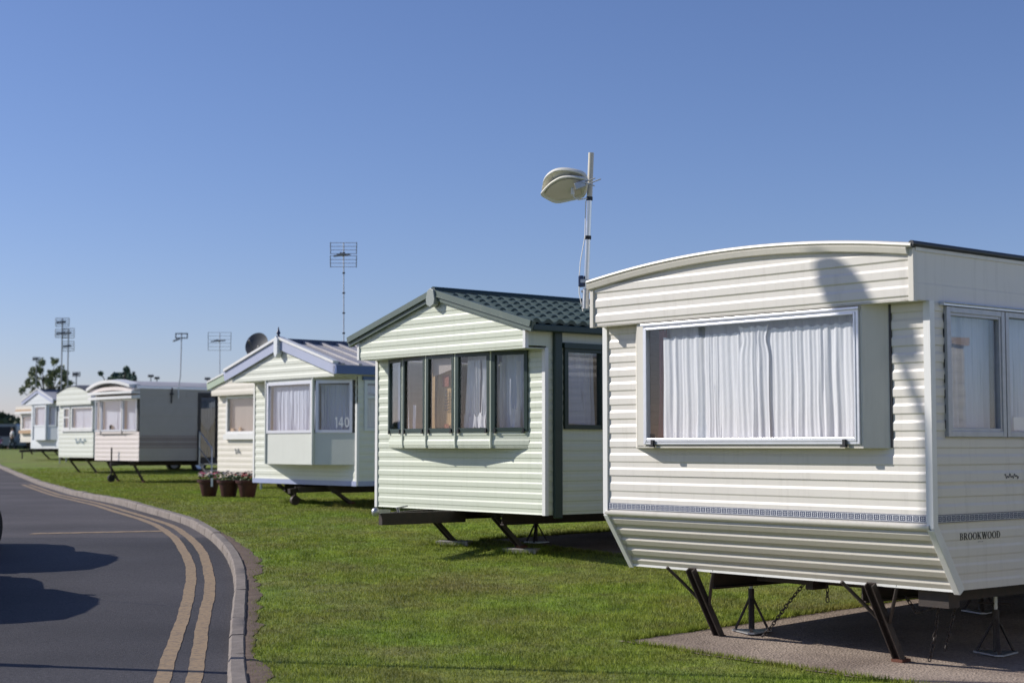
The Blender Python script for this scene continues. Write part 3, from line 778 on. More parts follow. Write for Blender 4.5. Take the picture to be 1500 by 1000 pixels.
NV.put(MB().prism([(x, y) for x, y in plan], lambda x, y: (x, y, bz0-.004), lambda x, y: (x, y, bz0+.016)), 'bay_sill', 'cream_trim', bo)
NV.put(MB().fbox(face((2.745, 0), (1, 0), (0, -1)), -.004, .012, 0, .012, bz0, bz1), 'sealant', 'black_plastic', bo)
wz0, wz1 = 1.517, 2.425
fr_ = MB(); frame_rect(fr_, Fb, .556, 2.588, wz0, wz1, .024, -.03, .016); wf = NV.put(fr_, 'window_frame', 'aluminium', bo, bevel=.003)
fr_ = MB(); frame_rect(fr_, Fb, .579, 2.565, wz0+.020, wz1-.022, .016, -.02, .022, wb=.026); NV.put(fr_, 'sash', 'aluminium', bo, bevel=.003)
NV.put(MB().fbox(Fb, .54, 2.6, .0, .03, wz1-.006, wz1+.012), 'window_hood', 'aluminium', bo, bevel=.003)
NV.put(MB().fbox(Fb, .60, 2.55, -.004, 0, wz0+.04, wz1-.04), 'pane', 'glass', bo)
for q in (.665, 2.47):
    NV.put(MB().fbox(Fb, q-.012, q+.012, .020, .036, wz0-.012, wz0+.034).fbox(Fb, q-.035, q+.018, .016, .03, wz0-.020, wz0-.004), 'latch', 'black_plastic', bo)
lettering(NV, Fb, '121', .612, wz0+.050, .030, .0003, 'letter_black', 'window_number', parent=bo, thick=.0008)
# bay curtains: two drawn panels with a loosely gathered middle, plus dark pink side drape and a lining
Fc_ = face((0, -BD), (1, 0), (0, -1))
NV.put(curtain(Fc_, .70, 1.52, wz0+.022, 2.325, .06, 8, .0062, 3, nx=150, nz=22, flare=.0, tie=None), 'curtain', 'white_curtain', bo, smooth=70)
NV.put(curtain(Fc_, 1.69, 2.545, wz0+.022, 2.338, .06, 9, .0066, 11, nx=160, nz=22), 'curtain', 'white_curtain', bo, smooth=70)
NV.put(curtain(Fc_, 1.47, 1.76, wz0+.022, 2.36, .045, 3, .007, 8, nx=60, nz=22, tie=(1.63, 2.27, .22, .07)), 'curtain', 'white_curtain', bo, smooth=70)
NV.put(curtain(Fc_, .615, .675, wz0+.05, 2.39, .12, 2, .02, 5, nx=24), 'side_drape', 'pink_drape', bo, smooth=70)
NV.put(curtain(Fc_, .60, 2.56, wz0+.05, 2.42, .16, 16, .02, 15, nx=120), 'net_lining', 'net_curtain', bo, smooth=70)
# side windows
for i, (a, b, c, d) in enumerate(wins):
    w_ = window(NV, Rr, a, b, c, d, 'aluminium_dull', w=.040, dep=.032, glass='glass_side', inner='aluminium_dull' if i != 1 else None, cm='lace_curtain', seed=20+i, div=() if i != 1 else (1.55,), folds=int((b-a)/.075), camp=.014, cgap=.02, ctop=-.01)
    if i == 1:
        NV.put(MB().fbox(Rr, .985, 1.12, -.02, -.012, c+.05, c+.14), 'sticker', 'letter_white', w_)
NV.put(MB().fbox(Rr, .105, 2.36, .010, .045, 2.428, 2.448).tube([Rr(.11, .046, 2.446), Rr(2.36, .046, 2.446)], .008, 6), 'window_drip_rail', 'aluminium')
for k in range(8): NV.put(MB().fbox(Rr, .150, .156, .004, .009, 1.62+k*.1, 1.675+k*.1), 'gasket', 'black_plastic')
# lettering on the skirt, small script mark above the band
lettering(NV, Rr, 'BROOKWOOD', .294, .887, .046, .0042, 'letter_black', width=.478)
NV.put(MB().fbox(Rr, .50, .56, .0042, .0052, .868, .871), 'maker_mark', 'letter_grey')
sq = MB(); pts = [Rr(.83+.17*t/40, .0085, 1.300+.010*math.sin(t*.95)+.008*math.cos(t*.42)) for t in range(41)]
sq.tube(pts, .0028, 4); NV.put(sq, 'script_mark', 'letter_grey')
# underbody
underbody(NV, ZB, SB)
NV.put(MB().box(1.02, 1.62, .62, .70, ZB-.085, ZB+.01).box(1.55, 1.62, .55, .72, ZB-.11, ZB+.01), 'cross_member', 'chassis')
NV.put(MB().box(W-.36, W-.12, .34, .46, ZB-.13, ZB+.01).box(W-.32, W-.27, .4, L-.6, ZB-.11, ZB), 'side_rail', 'chassis')
for u in (.70, 2.38): steady_leg(NV, u, .235, .56, ZB+.01, .004, .075)
def chain(van, pts, name='chain', link=.042, m='steel_leg'):
    pts = [Vector(p) for p in pts]; seg = [0]
    for a, b in zip(pts, pts[1:]): seg.append(seg[-1]+(b-a).length)
    mb = MB(); n = int(seg[-1]/(link*.74)); r2 = random.Random(n)
    for i in range(n):
        s = (i+.5)*seg[-1]/n
        k = max(j for j in range(len(seg)) if seg[j] <= s); k = min(k, len(pts)-2)
        p = pts[k].lerp(pts[k+1], (s-seg[k])/(seg[k+1]-seg[k])); d = (pts[k+1]-pts[k]).normalized()
        u = Vector((1, 0, 0)) if i % 2 else Vector((0, 1, 0)); u = (u+Vector((r2.uniform(-.3, .3), r2.uniform(-.3, .3), 0))); u = (u-d*u.dot(d)).normalized()
        ring = []
        for q in range(12):
            a = 2*math.pi*q/12; c, s_ = math.cos(a), math.sin(a)
            ring.append(p+d*(s_*link*.28+math.copysign(link*.22, s_))+u*(c*link*.3))
        mb.tube(ring, link*.10, 5, closed=True)
    return van.put(mb, name, m, smooth=60)
chain(NV, [(1.44, .66, .47), (1.30, .66, .33), (1.10, .68, .12), (1.0, .70, .04)])
chain(NV, [(1.68, .64, .50), (1.68, .64, .36)])
chain(NV, [(2.66, .62, .45), (2.64, .60, .22), (2.60, .58, .03)])
chain(NV, [(2.74, .72, .45), (2.70, .70, .28), (2.66, .68, .10)])
chain(NV, [(2.50, .46, .47), (2.56, .50, .36), (2.66, .56, .40), (2.72, .6, .47)])

# axle stands under the near caravan
def axle_stand(name, X, Y, h, label, m='galvanised', spread=.15, group='axle stands propping up caravans'):
    z = g(Y)+.005
    r = empty(name, (X, Y, z)); tag(r, label, 'axle stand', group)
    MB().tube([(0, 0, .02), (0, 0, h*.72)], .024, 10).build('post', 'steel_leg', r, 50)
    MB().tube([(0, 0, h*.6), (0, 0, h)], .014, 8).box(-.06, .06, -.03, .03, h-.012, h).build('screw_jack', 'galvanised', r, 50)
    MB().tube([(-.13, 0, h*.83), (.11, 0, h*.80)], .008, 6).build('winding_bar', 'steel_leg', r, 50)
    for k in range(3):
        a = R(20+120*k); MB().bar((0, 0, h*.62), (spread*math.cos(a), spread*math.sin(a), .01), .022, .012).build('leg', 'steel_leg', r)
    MB().prism([(math.cos(R(20+120*k+s))*spread*1.12, math.sin(R(20+120*k+s))*spread*1.12) for k in range(3) for s in (-9, 9)], lambda x, y: (x, y, 0), lambda x, y: (x, y, .012)).build('base_plate', m, r)
    return r
for (px, py, h, lb) in [(1101, 926, .47, 'thin steel tripod axle stand beside loose chain under cream caravan front'), (1460, 958, .44, 'steel tripod axle stand in deep shadow under lettered caravan side'), (1437, 897, .44, 'small pale axle stand far under the cream caravan')]:
    X, Y = ground_at(px, py); axle_stand('axle_stand', X, Y, h, lb)

# white horseshoe TV aerial on a mast clamped to the fascia corner
Ym = 12.62
pb_, pt_ = at_depth(857.5, 452, Ym), at_depth(866, 224, Ym-.05)
ar = empty('television_aerial', pb_); tag(ar, 'white plastic horseshoe aerial on silver mast clamped to cream caravan roof corner', 'aerial')
def rel(p): return Vector(p)-pb_
def lerp(t): return rel(pb_.lerp(pt_, t))
MB().tube([lerp(0), lerp(.70)], .0215, 12).build('mast', 'chrome_pipe', ar, 50)
MB().tube([lerp(.695), lerp(1)], .0225, 12).build('mast_extension', 'painted_pipe', ar, 50)
for t in (.455, .705): MB().tube([lerp(t-.012), lerp(t+.012)], .0262, 12).build('tape_band', 'black_plastic', ar, 50)
MB().tube([lerp(.0), lerp(.13)], .027, 12).build('socket', 'galvanised', ar, 50)
cp = lerp(.175)
MB().box(cp.x-.065, cp.x-.022, cp.y-.03, cp.y+.03, cp.z-.045, cp.z+.045).build('clamp_block', 'blue_clamp', ar, bevel=.008)
MB().box(cp.x-.05, cp.x+.11, cp.y-.034, cp.y-.024, cp.z-.014, cp.z+.014).box(cp.x-.03, cp.x+.09, cp.y+.022, cp.y+.03, cp.z-.014, cp.z+.014).build('clamp_arm', 'galvanised', ar)
for t in (.02, .11): 
    q = lerp(t); MB().box(q.x-.04, q.x+.07, q.y-.01, q.y+.01, q.z-.008, q.z+.008).build('bracket', 'galvanised', ar)
MB().tube([lerp(.69)+Vector((-.03, -.02, 0)), lerp(.46)+Vector((-.026, -.02, 0)), lerp(.30)+Vector((-.055, -.01, 0)), lerp(.19)+Vector((-.06, 0, 0)), lerp(.1)+Vector((-.055, 0, 0)), lerp(.0)+Vector((-.02, 0, -.02))], .0045, 6).build('cable', 'white_cable', ar, 60)
# head: two stacked rounded shells facing the road, tilted so that the underside shows
hn = Vector((-.18, -.62, -.76)).normalized()                 # outward normal of the underside
hc = at_depth(828, 277, Ym-.05)
def on_plane(px, py, off):
    rr = Vector(ray(px, py)); c = hc+hn*off; t = (c-Vector((0, 0, EYE))).dot(hn)/rr.dot(hn); return Vector((0, 0, EYE))+rr*t
low_px = [(791.8, 285), (800, 291), (815, 297.5), (836, 294), (856, 288), (861, 272), (858, 262), (848, 259.5), (834, 258), (820, 260), (806, 268), (796, 278)]
up_px = [(795.5, 283), (794.5, 272), (797, 262), (803, 255), (813, 249.5), (828, 248), (846, 251), (858, 256.5), (861, 268), (850, 280), (822, 290)]
def shell(pxs, off, th, rim, name, m):
    pts = [on_plane(x, y, off)-pb_ for x, y in pxs]; n = len(pts); sub = 3
    dense = []
    for i in range(n):
        p0, p1, p2, p3 = pts[i-1], pts[i], pts[(i+1) % n], pts[(i+2) % n]
        for s in range(sub):
            t = s/sub
            dense.append(.5*((2*p1)+(p2-p0)*t+(2*p0-5*p1+4*p2-p3)*t*t+(3*p1-p0-3*p2+p3)*t**3))
    cen = sum(dense, Vector())/len(dense); N = len(dense); mb = MB()
    prof = [(.0, .006), (.86, .0), (.93, .010), (.99, .006), (1.0, -.3*th), (.97, -.75*th), (.86, -th), (.5, -1.25*th), (0, -1.35*th)]
    rings = []
    for s, o in prof: rings.append([cen+(p-cen)*max(s, .01)+hn*o for p in dense])
    for rg in rings: mb.v += [tuple(p) for p in rg]
    for i in range(len(rings)-1):
        for k in range(N): k2 = (k+1) % N; mb.f.append((i*N+k, i*N+k2, (i+1)*N+k2, (i+1)*N+k))
    return mb.build(name, m, ar, 50)
shell(low_px, 0, .022, .01, 'lower_shell', 'dome_plastic')
shell(up_px, -.045, .035, .01, 'upper_shell', 'dome_plastic')
und = [on_plane(x, y, .0075)-pb_ for x, y in [(798, 284), (816, 293), (838, 289), (851, 284), (848, 264), (833, 262), (820, 265), (806, 273)]]
mb = MB(); mb.v = [tuple(p) for p in und]+[tuple(p+hn*.002) for p in und]; n = len(und)
mb.f = [tuple(range(n))[::-1], tuple(range(n, 2*n))]+[(i, (i+1) % n, n+(i+1) % n, n+i) for i in range(n)]
mb.build('under_plate', 'dome_under', ar)
jc = on_plane(852, 271, .02)-pb_
MB().bar(jc+Vector((-.055, -.02, -.02)), jc+Vector((.03, -.02, .01)), .045, .055).build('mount_box', 'galvanised', ar, bevel=.006)
MB().bar(jc+Vector((.0, -.03, .02)), jc+Vector((.10, -.05, -.015)), .035, .006).tube([jc+Vector((.02, -.03, .02)), jc+Vector((.105, -.06, .045))], .005, 6).tube([jc+Vector((.05, -.05, .0)), jc+Vector((.15, -.08, .035))], .005, 6).build('u_bolt', 'galvanised', ar, 50)
pl = on_plane(839, 279, .02)-pb_
MB().tube([pl+Vector((0, 0, .02)), pl+Vector((0, 0, -.035))], .016, 10).build('plug', 'white_cable', ar, 50)
MB().tube([pl+Vector((0, 0, -.03)), pl+Vector((.01, 0, -.06)), pl+Vector((.05, 0, -.075)), lerp(.705)+Vector((-.02, -.022, 0))], .006, 6).build('lead', 'white_cable', ar, 60)

# hard standing under the near caravan
def pad(van, name, u0, u1, v0, v1, m, seed, jag=.05):
    r2 = random.Random(seed); poly = []
    def edge(a, b, n):
        for i in range(n):
            t = i/n; x = a[0]+(b[0]-a[0])*t+r2.uniform(-jag, jag); y = a[1]+(b[1]-a[1])*t+r2.uniform(-jag, jag); poly.append((x, y))
    edge((u0, v0), (u1, v0), 26); edge((u1, v0), (u1, v1), 30); edge((u1, v1), (u0, v1), 14); edge((u0, v1), (u0, v0), 40)
    bm = bmesh.new(); vs_ = []
    for a, b in poly:
        x, y, _ = van.world(a, b, 0); vs_.append(bm.verts.new((x, y, 0)))
    bm.faces.new(vs_); bmesh.ops.triangulate(bm, faces=bm.faces)
    bmesh.ops.subdivide_edges(bm, edges=[e for e in bm.edges if e.calc_length() > 1.5], cuts=2)
    bmesh.ops.triangulate(bm, faces=bm.faces)
    for v in bm.verts: v.co.z = g(v.co.y)-.003
    bmesh.ops.recalc_face_normals(bm, faces=bm.faces)
    me = bpy.data.meshes.new(name); bm.to_mesh(me); bm.free(); me.materials.append(M(m))
    o = bpy.data.objects.new(name, me); col.objects.link(o); struct(o); return poly
def pad_mat():
    m = bpy.data.materials.new('hardstanding'); m.use_nodes = True; nt = m.node_tree; L = nt.links; b = nt.nodes['Principled BSDF']
    b.inputs['Roughness'].default_value = .9
    tc = nn(nt, 'ShaderNodeTexCoord')
    a = nn(nt, 'ShaderNodeTexVoronoi'); a.inputs['Scale'].default_value = 55
    c = nn(nt, 'ShaderNodeTexNoise'); c.inputs['Scale'].default_value = 1.2; c.inputs['Detail'].default_value = 8
    for n in (a, c): L.new(tc.outputs['Object'], n.inputs['Vector'])
    r = nn(nt, 'ShaderNodeValToRGB'); r.color_ramp.elements[0].color = (.235, .180, .145, 1); r.color_ramp.elements[1].color = (.40, .320, .26, 1)
    r.color_ramp.elements[0].position = .35; r.color_ramp.elements[1].position = .68
    L.new(c.outputs['Fac'], r.inputs[0])
    mr = nn(nt, 'ShaderNodeMapRange'); mr.inputs[3].default_value = .7; mr.inputs[4].default_value = 1.25; L.new(a.outputs['Color'], mr.inputs[0])
    mx = nn(nt, 'ShaderNodeMix', data_type='RGBA', blend_type='MULTIPLY'); mx.inputs[0].default_value = 1
    L.new(r.outputs[0], mx.inputs[6]); L.new(mr.outputs[0], mx.inputs[7]); L.new(mx.outputs[2], b.inputs['Base Color'])
    bp = nn(nt, 'ShaderNodeBump'); bp.inputs['Strength'].default_value = .8; bp.inputs['Distance'].default_value = .008
    L.new(a.outputs['Distance'], bp.inputs['Height']); L.new(bp.outputs[0], b.inputs['Normal']); MATS['hardstanding'] = m
pad_mat()
PADS = [(NV, .40, 4.2, -.20, L+.5)]
pad(NV, 'hardstanding', .40, 4.2, -.20, L+.5, 'hardstanding', 4)

# ================================================================== GABLED ROOF HELPERS
def gable_parts(van, ridge_u, zr, ze, du, v0, v1, th=.05):
    """returns functions for slopes; du = overhang beyond the walls"""
    W = van.W
    def z_at(u):
        if u <= ridge_u: return ze+(zr-ze)*(u+du)/(ridge_u+du)
        return ze+(zr-ze)*(W+du-u)/(W+du-ridge_u)
    return z_at
def slab(van, name, m, pts, v0, v1, th):
    """sloped roof board between two (u,z) points, from v0 to v1"""
    (u0, z0), (u1, z1) = pts
    n = Vector((-(z1-z0), u1-u0)).normalized()
    if n.y < 0: n = -n
    p = []
    for v in (v0, v1):
        for (u, z), o in (((u0, z0), 0), ((u1, z1), 0), ((u1, z1), th), ((u0, z0), th)): p.append((u+n.x*o, v, z+n.y*o))
    return van.put(MB().hexa([p[0], p[1], p[5], p[4], p[3], p[2], p[6], p[7]]), name, m)
def bow_bay(van, plan, z0, z1, zw0, zw1, wall_m, frame_m, post=.03, cw=None, P=.112, seed=1, glass='glass', framew=.035, panel_ribs=True, latches=True, inner=None, ctop=.06, camp=.010, header_m=None):
    """bay of flat facets: each facet a ribbed panel below, a window above"""
    root = van.put(MB().prism(plan, lambda x, y: (x, y, z0-.006), lambda x, y: (x, y, z0+.012)), 'bay', wall_m)
    wnds = []
    for i, (p, q) in enumerate(zip(plan, plan[1:])):
        d = Vector((q[0]-p[0], q[1]-p[1])); ln = d.length; t = d/ln
        Fs = face(p, (t.x, t.y), (t.y, -t.x))
        if panel_ribs: clad(van, 'bay_panel', Fs, 0, ln, z0, zw0, wall_m, P=P, ph=z0+.03, parent=root, dep=.006)
        else: van.put(MB().fbox(Fs, 0.001, ln-.001, -.01, .004, z0, zw0-.001), 'bay_panel', wall_m, root)
        if zw1 < z1: van.put(MB().fbox(Fs, 0, ln, -.01, .004, zw1, z1), 'bay_header', header_m or wall_m, root)
        kw = (cw[i] if cw else {})
        e = kw.get('edge', post*.55)
        w_ = window(van, Fs, e, ln-e, zw0, zw1, frame_m, w=framew, dep=.022, glass=glass, seed=seed+i, curt=kw.get('curt', True), cm=kw.get('cm', 'white_curtain'), folds=kw.get('folds'), cgap=kw.get('cgap', framew), ctop=ctop, camp=camp, inner=inner,
                    latches=((e+.05, ln-e-.05) if latches else ()))
        wnds.append((w_, Fs, ln))
    for (x, y) in plan[1:-1]:
        van.put(MB().tube([(x, y-.006, z0-.002), (x, y-.006, z1)], post*.6, 8), 'mullion', wall_m, root, smooth=50)
    return root, wnds

# ================================================================== GREEN CARAVAN
zg = .27
GV = Van('static_caravan', 'pale green static caravan with dark green tiled gable roof and bow window', .88, -1.705, 19.83, 3.25, 9.0, zg, 'static caravans lined up along the road')
GV.detail = False
W, L = GV.W, GV.L; F, Rr = GV.F, GV.R; GC = 'green_cladding'
zb, zf, zr, ze, du, fd = .745, 2.585, 3.245, 2.80, .12, .28
clad(GV, 'cladding_panel', F, .01, .285, 1.485, zf+.02, GC, ph=1.485); clad(GV, 'cladding_panel', F, 2.965, W-.01, 1.485, zf+.02, GC, ph=1.485)
clad(GV, 'cladding_panel', F, .01, W-.01, zb, 1.483, GC, ph=1.485-.112*7)
gw = [(.26, .86, 1.69, 2.60), (2.2, 3.4, 1.7, 2.6), (5.0, 5.6, 1.9, 2.6), (6.6, 7.8, 1.7, 2.6)]
clad_wall(GV, Rr, .01, L, zb, zf+.02, GC, gw, dep=.005)
GV.put(MB().fbox(Rr, -fd, L, -.02, .004, zf+.02, ze+.04), 'side_fascia', GC)
body_back(GV, zb, zf, GC)
zt = gable_parts(GV, W/2, zr, ze, du, 0, 0)
Ff = face((0, -fd), (1, 0), (0, -1))
clad(GV, 'gable_panel', Ff, .0, W, zf-.005, zr, GC, P=.118, ph=zf+.02, top=lambda a: zt(a)-.03, ncol=41)
GV.put(MB().box(.0, W, -fd, .02, zf-.012, zf-.002), 'gable_soffit', GC)
GV.put(MB().box(W-.03, W+.012, -fd-.018, -fd+.03, zf-.012, ze+.02), 'gable_end_trim', 'white_trim'); GV.put(MB().box(-.012, .03, -fd-.018, -fd+.03, zf-.012, ze+.02), 'gable_end_trim', 'white_trim')
# barge boards: two stepped mouldings each side
for s in (-1, 1):
    e = (-du-.03, ze-.055) if s < 0 else (W+du+.03, ze-.055)
    pk = (W/2, zr-.03)
    pts = [e, pk] if s < 0 else [pk, e]
    bo_ = slab(GV, 'barge_board', 'barge_green', pts, -fd-.055, -fd-.002, .115)
    b2 = [(pts[0][0], pts[0][1]+.055), (pts[1][0], pts[1][1]+.055)]
    o2 = slab(GV, 'barge_moulding', 'barge_green', b2, -fd-.075, -fd-.05, .065); o2.parent = bo_; o2.location = (0, 0, 0)
    o3 = slab(GV, 'barge_bead', 'white_trim' if False else 'barge_green', [(pts[0][0], pts[0][1]+.048), (pts[1][0], pts[1][1]+.048)], -fd-.082, -fd-.05, .012); o3.parent = bo_; o3.location = (0, 0, 0)
GV.put(MB().prism([(W/2-.085, zr-.03), (W/2-.07, zr-.09), (W/2, zr-.12), (W/2+.07, zr-.09), (W/2+.085, zr-.03), (W/2+.06, zr+.075), (W/2, zr+.105), (W/2-.06, zr+.075)], lambda x, z: (x, -fd-.10, z), lambda x, z: (x, -fd-.02, z)), 'ridge_cap_end', 'cap_grey', bevel=.006)
# roof deck, tiles on the visible slope, ridge, gutter
deck = slab(GV, 'roof', 'tile_green', [(W/2, zr), (W+du, ze)], -fd-.04, L+.1, .03)
slab(GV, 'roof_back_slope', 'tile_green', [(-du, ze), (W/2, zr)], -fd-.04, L+.1, .05)
rl = math.hypot(W/2+du, zr-ze); rows_n, tw, tlen = 6, .172, rl/6
sx, sz = (W/2+du)/rl, -(zr-ze)/rl; nx_, nz_ = -sz, sx
nu_ = 9
tm = MB()
def TP(i, j):
    q = i/(nu_-1); wv = (.024*math.sin(2*math.pi*q-.6)+.004*math.sin(4*math.pi*q))
    s = [-.02, tlen*.5, tlen*.98, tlen*1.0, tlen*1.0][j]; h = [.004, .016, .030, .026, -.012][j]+wv*(1 if j < 4 else .6)+.022
    return (s, q*tw, h)
tm.grid(TP, nu_, 5)
tmesh = tm.mesh('roof_tile', 'tile_green', 50)
basis = Matrix(((sx, 0, nx_, 0), (0, 1, 0, 0), (sz, 0, nz_, 0), (0, 0, 0, 1)))
for c in range(40):
    for r_ in range(rows_n):
        o = bpy.data.objects.new('roof_tile', tmesh); col.objects.link(o); o.parent = deck
        s0 = r_*tlen; vv = -fd-.02+c*tw+(.0 if r_ % 2 else .0)
        bx, bz = W/2+sx*s0+nx_*.03, zr+sz*s0+nz_*.03
        o.matrix_local = Matrix.Translation((bx, vv, bz)) @ basis @ Matrix.Rotation(rnd.uniform(-.006, .006), 4, 'Y')
GV.put(MB().tube([(W/2, -fd-.06, zr+.075), (W/2, L+.1, zr+.075)], .05, 8), 'ridge', 'dark_green', smooth=50)
GV.put(MB().box(W+du-.05, W+du+.05, -fd-.03, L+.1, ze-.045, ze+.028), 'gutter', 'dark_green', bevel=.01)
GV.put(MB().box(W-.0, W+du-.05, -fd, L+.1, ze-.04, ze-.02), 'soffit', 'dark_green')
GV.put(MB().box(W+.006, W+.055, .10, .215, zb-.04, ze-.03), 'downpipe', 'dark_green', bevel=.015)
corner_trim(GV, W, 0, zb-.005, zf, 'white_trim'); corner_trim(GV, 0, 0, zb-.005, zf, 'white_trim', sx=-1)
bplan = [(.27, 0), (.78, -.15), (1.35, -.22), (1.92, -.22), (2.49, -.15), (2.98, 0)]
cw = [dict(cm='net_curtain', folds=5), dict(curt=False), dict(curt=False), dict(curt=False), dict(curt=False)]
broot, gwn = bow_bay(GV, bplan, 1.485, 2.59, 1.665, 2.575, GC, 'dark_green', post=.026, cw=cw, framew=.045, seed=40, ctop=.03)
# interior of the bay: tan leaf-print drapes, white nets pulled aside, cream blind
def leaf_motif(Fs, a, z, d, parent):
    mb = MB()
    for s in range(7):
        zz = z+s*.035; l = .055*(1-.08*s)
        for sg in (-1, 1): mb.prism([(0, 0), (sg*l*.5, .022), (sg*l, .014), (sg*l*.5, -.004)], lambda x, y: Fs(a+x, d, zz+y), lambda x, y: Fs(a+x, d+.002, zz+y))
    mb.prism([(-.004, -.12), (.004, -.12), (.004, .25), (-.004, .25)], lambda x, y: Fs(a+x, d, z+y), lambda x, y: Fs(a+x, d+.003, z+y))
    return GV.put(mb, 'leaf_print', 'letter_black', parent)
w_, Fs, ln = gwn[1]
GV.put(curtain(Fs, .26, ln-.05, 1.70, 2.50, .14, 3, .008, 61, nx=40), 'curtain', 'tan_curtain', w_, smooth=60)
GV.put(curtain(Fs, .10, .17, 1.70, 2.0, .08, 1, .008, 62, nx=12), 'net', 'white_curtain', w_, smooth=60)
GV.put(MB().fbox(Fs, .30, .42, -.12, -.118, 2.2, 2.32), 'print_block', 'print_brick', w_)
w_, Fs, ln = gwn[2]
GV.put(curtain(Fs, .05, ln-.05, 1.70, 2.45, .12, 4, .012, 63, nx=50), 'curtain', 'tan_curtain', w_, smooth=60)
leaf_motif(Fs, .26, 1.92, -.098, w_); leaf_motif(Fs, .46, 2.18, -.098, w_)
GV.put(MB().fbox(Fs, .17, .30, -.105, -.103, 2.20, 2.34), 'print_block', 'print_brick', w_); GV.put(MB().fbox(Fs, .20, .30, -.105, -.103, 1.70, 1.76), 'print_block', 'print_brick', w_)
GV.put(MB().add([Fs(.04, -.06, 2.32), Fs(ln-.04, -.06, 2.42), Fs(ln-.04, -.06, 2.56), Fs(.04, -.06, 2.56)], [(0, 1, 2, 3)]), 'blind', 'blind_cloth', w_)
w_, Fs, ln = gwn[3]
for a, b, s, fl in ((.10, .22, 64, .1), (.20, .30, 65, .0), (.34, .46, 66, .1), (.47, .56, 67, 0)):
    GV.put(curtain(Fs, a, b, 1.70, 2.49, .09, 2, .018, s, nx=20, flare=fl*2), 'net', 'white_curtain', w_, smooth=60)
GV.put(curtain(Fs, .05, .40, 1.70, 1.86, .08, 4, .008, 69, nx=30, topwave=.03), 'net', 'white_curtain', w_, smooth=60)
GV.put(curtain(Fs, .04, ln-.04, 1.70, 2.55, .16, 6, .008, 70, nx=50), 'net', 'net_curtain', w_, smooth=60)
w_, Fs, ln = gwn[4]
for a, b, s in ((.05, .09, 71), (.29, .34, 72), (.40, .45, 73)):
    GV.put(curtain(Fs, a, b, 1.70, 2.46, .09, 1, .018, s, nx=14), 'net', 'white_curtain', w_, smooth=60)
GV.put(curtain(Fs, .2, .33, 1.70, 1.95, .085, 3, .008, 74, nx=26, topwave=.04), 'net', 'white_curtain', w_, smooth=60)
GV.put(curtain(Fs, .04, ln-.04, 1.70, 2.55, .15, 6, .008, 75, nx=50), 'net', 'net_curtain', w_, smooth=60)
for i, (a, b, c, d) in enumerate(gw):
    wq = window(GV, Rr, a, b, c, d, 'dark_green', w=.05, dep=.04, glass='glass_side', cm='net_curtain', seed=80+i, camp=.012, ctop=0, cgap=.05)
    GV.put(MB().fbox(Rr, a-.03, b+.06, .02, .07, d-.01, d+.05), 'window_hood', 'dark_green', wq)
GV.put(MB().add([Rr(.34, -.05, 1.76), Rr(.66, -.05, 1.74), Rr(.50, -.05, 2.38), Rr(.36, -.05, 2.40)], [(0, 1, 2, 3)]), 'folded_net', 'lace_curtain')
underbody(GV, zb, .05)
GV.put(MB().bar((1.60, .15, .675), (1.60, -1.05, .675), .07, .135).bar((1.0, .15, .70), (1.55, -.95, .70), .05, .09), 'drawbar', 'chassis')
cpl = MB().bar((1.60, -.93, .755), (1.60, -1.10, .765), .05, .05); cpl.lathe([(.01, -.05), (.04, -.03), (.045, .02), (.03, .045), (.01, .05)], 10, (1.60, -1.12, .755))
GV.put(cpl, 'coupling', 'galvanised', smooth=50); GV.put(MB().tube([(1.5, -.72, .72), (1.5, -.74, .80)], .016, 8).bar((1.5, -.76, .79), (1.5, -.60, .81), .016), 'handbrake', 'galvanised', smooth=50)
for u in (.96, 2.24): steady_leg(GV, u, .10, .50, zb-.03, zg+.055, .085, brace=False)
def slab_thing(X, Y, sx_, sy_, h, rz, label):
    z = g(Y)
    o = MB().hexa([(-sx_/2, -sy_/2, 0), (sx_/2, -sy_/2, 0), (sx_/2, sy_/2, 0), (-sx_/2, sy_/2, 0), (-sx_/2+.008, -sy_/2+.006, h), (sx_/2-.006, -sy_/2+.008, h), (sx_/2-.008, sy_/2-.006, h), (-sx_/2+.006, sy_/2-.008, h)]).build('concrete_block', 'concrete', bevel=.008)
    o.location = (X, Y, z-.01); o.rotation_euler = (0, 0, rz); tag(o, label, 'block', 'concrete blocks under caravan legs'); return o
for u, lb in ((.96, 'flat concrete block under the green caravan leg beside the drawbar'), (2.24, 'flat concrete block under the green caravan leg near the downpipe')):
    x, y, _ = GV.world(u, .5, 0); slab_thing(x, y, .42, .24, .06, -.3, lb)
x, y = ground_at(785, 795); axle_stand('axle_stand', x, y, .42, 'slim dark axle stand under the green caravan behind its legs')
pad(GV, 'hardstanding', .6, 3.8, 1.2, L, 'hardstanding', 9); PADS.append((GV, .6, 3.8, 1.2, L))

# ================================================================== WHITE CARAVAN WITH BLUE GABLE
zg = .47
BV = Van('static_caravan', 'ivory static caravan with lavender gable boards and the number 140 in its window', .88, -4.713, 28.752, 3.35, 9.0, zg, 'static caravans lined up along the road')
BV.detail = False
W, L = BV.W, BV.L; F, Rr = BV.F, BV.R; BC = 'ivory_cladding'
zb, zf, zr, ze, du, fd = .844, 2.655, 3.27, 2.80, .14, .46
clad(BV, 'cladding_panel', F, .01, .46, 1.19, zf+.02, BC, P=.125); clad(BV, 'cladding_panel', F, 3.29, W-.005, 1.19, zf+.02, BC, P=.125); clad(BV, 'cladding_panel', F, .01, W-.01, zb+.06, 1.19, BC, P=.125)
BV.put(MB().box(-.01, W+.01, -.018, .02, zb-.01, zb+.07), 'skirt_trim', 'skirt_blue'); BV.put(MB().fbox(Rr, .02, L, -.01, .018, zb-.01, zb+.07), 'skirt_trim', 'skirt_blue')
bw = [(.13, 1.1, 1.75, 2.60), (3, 4.2, 1.75, 2.6)]
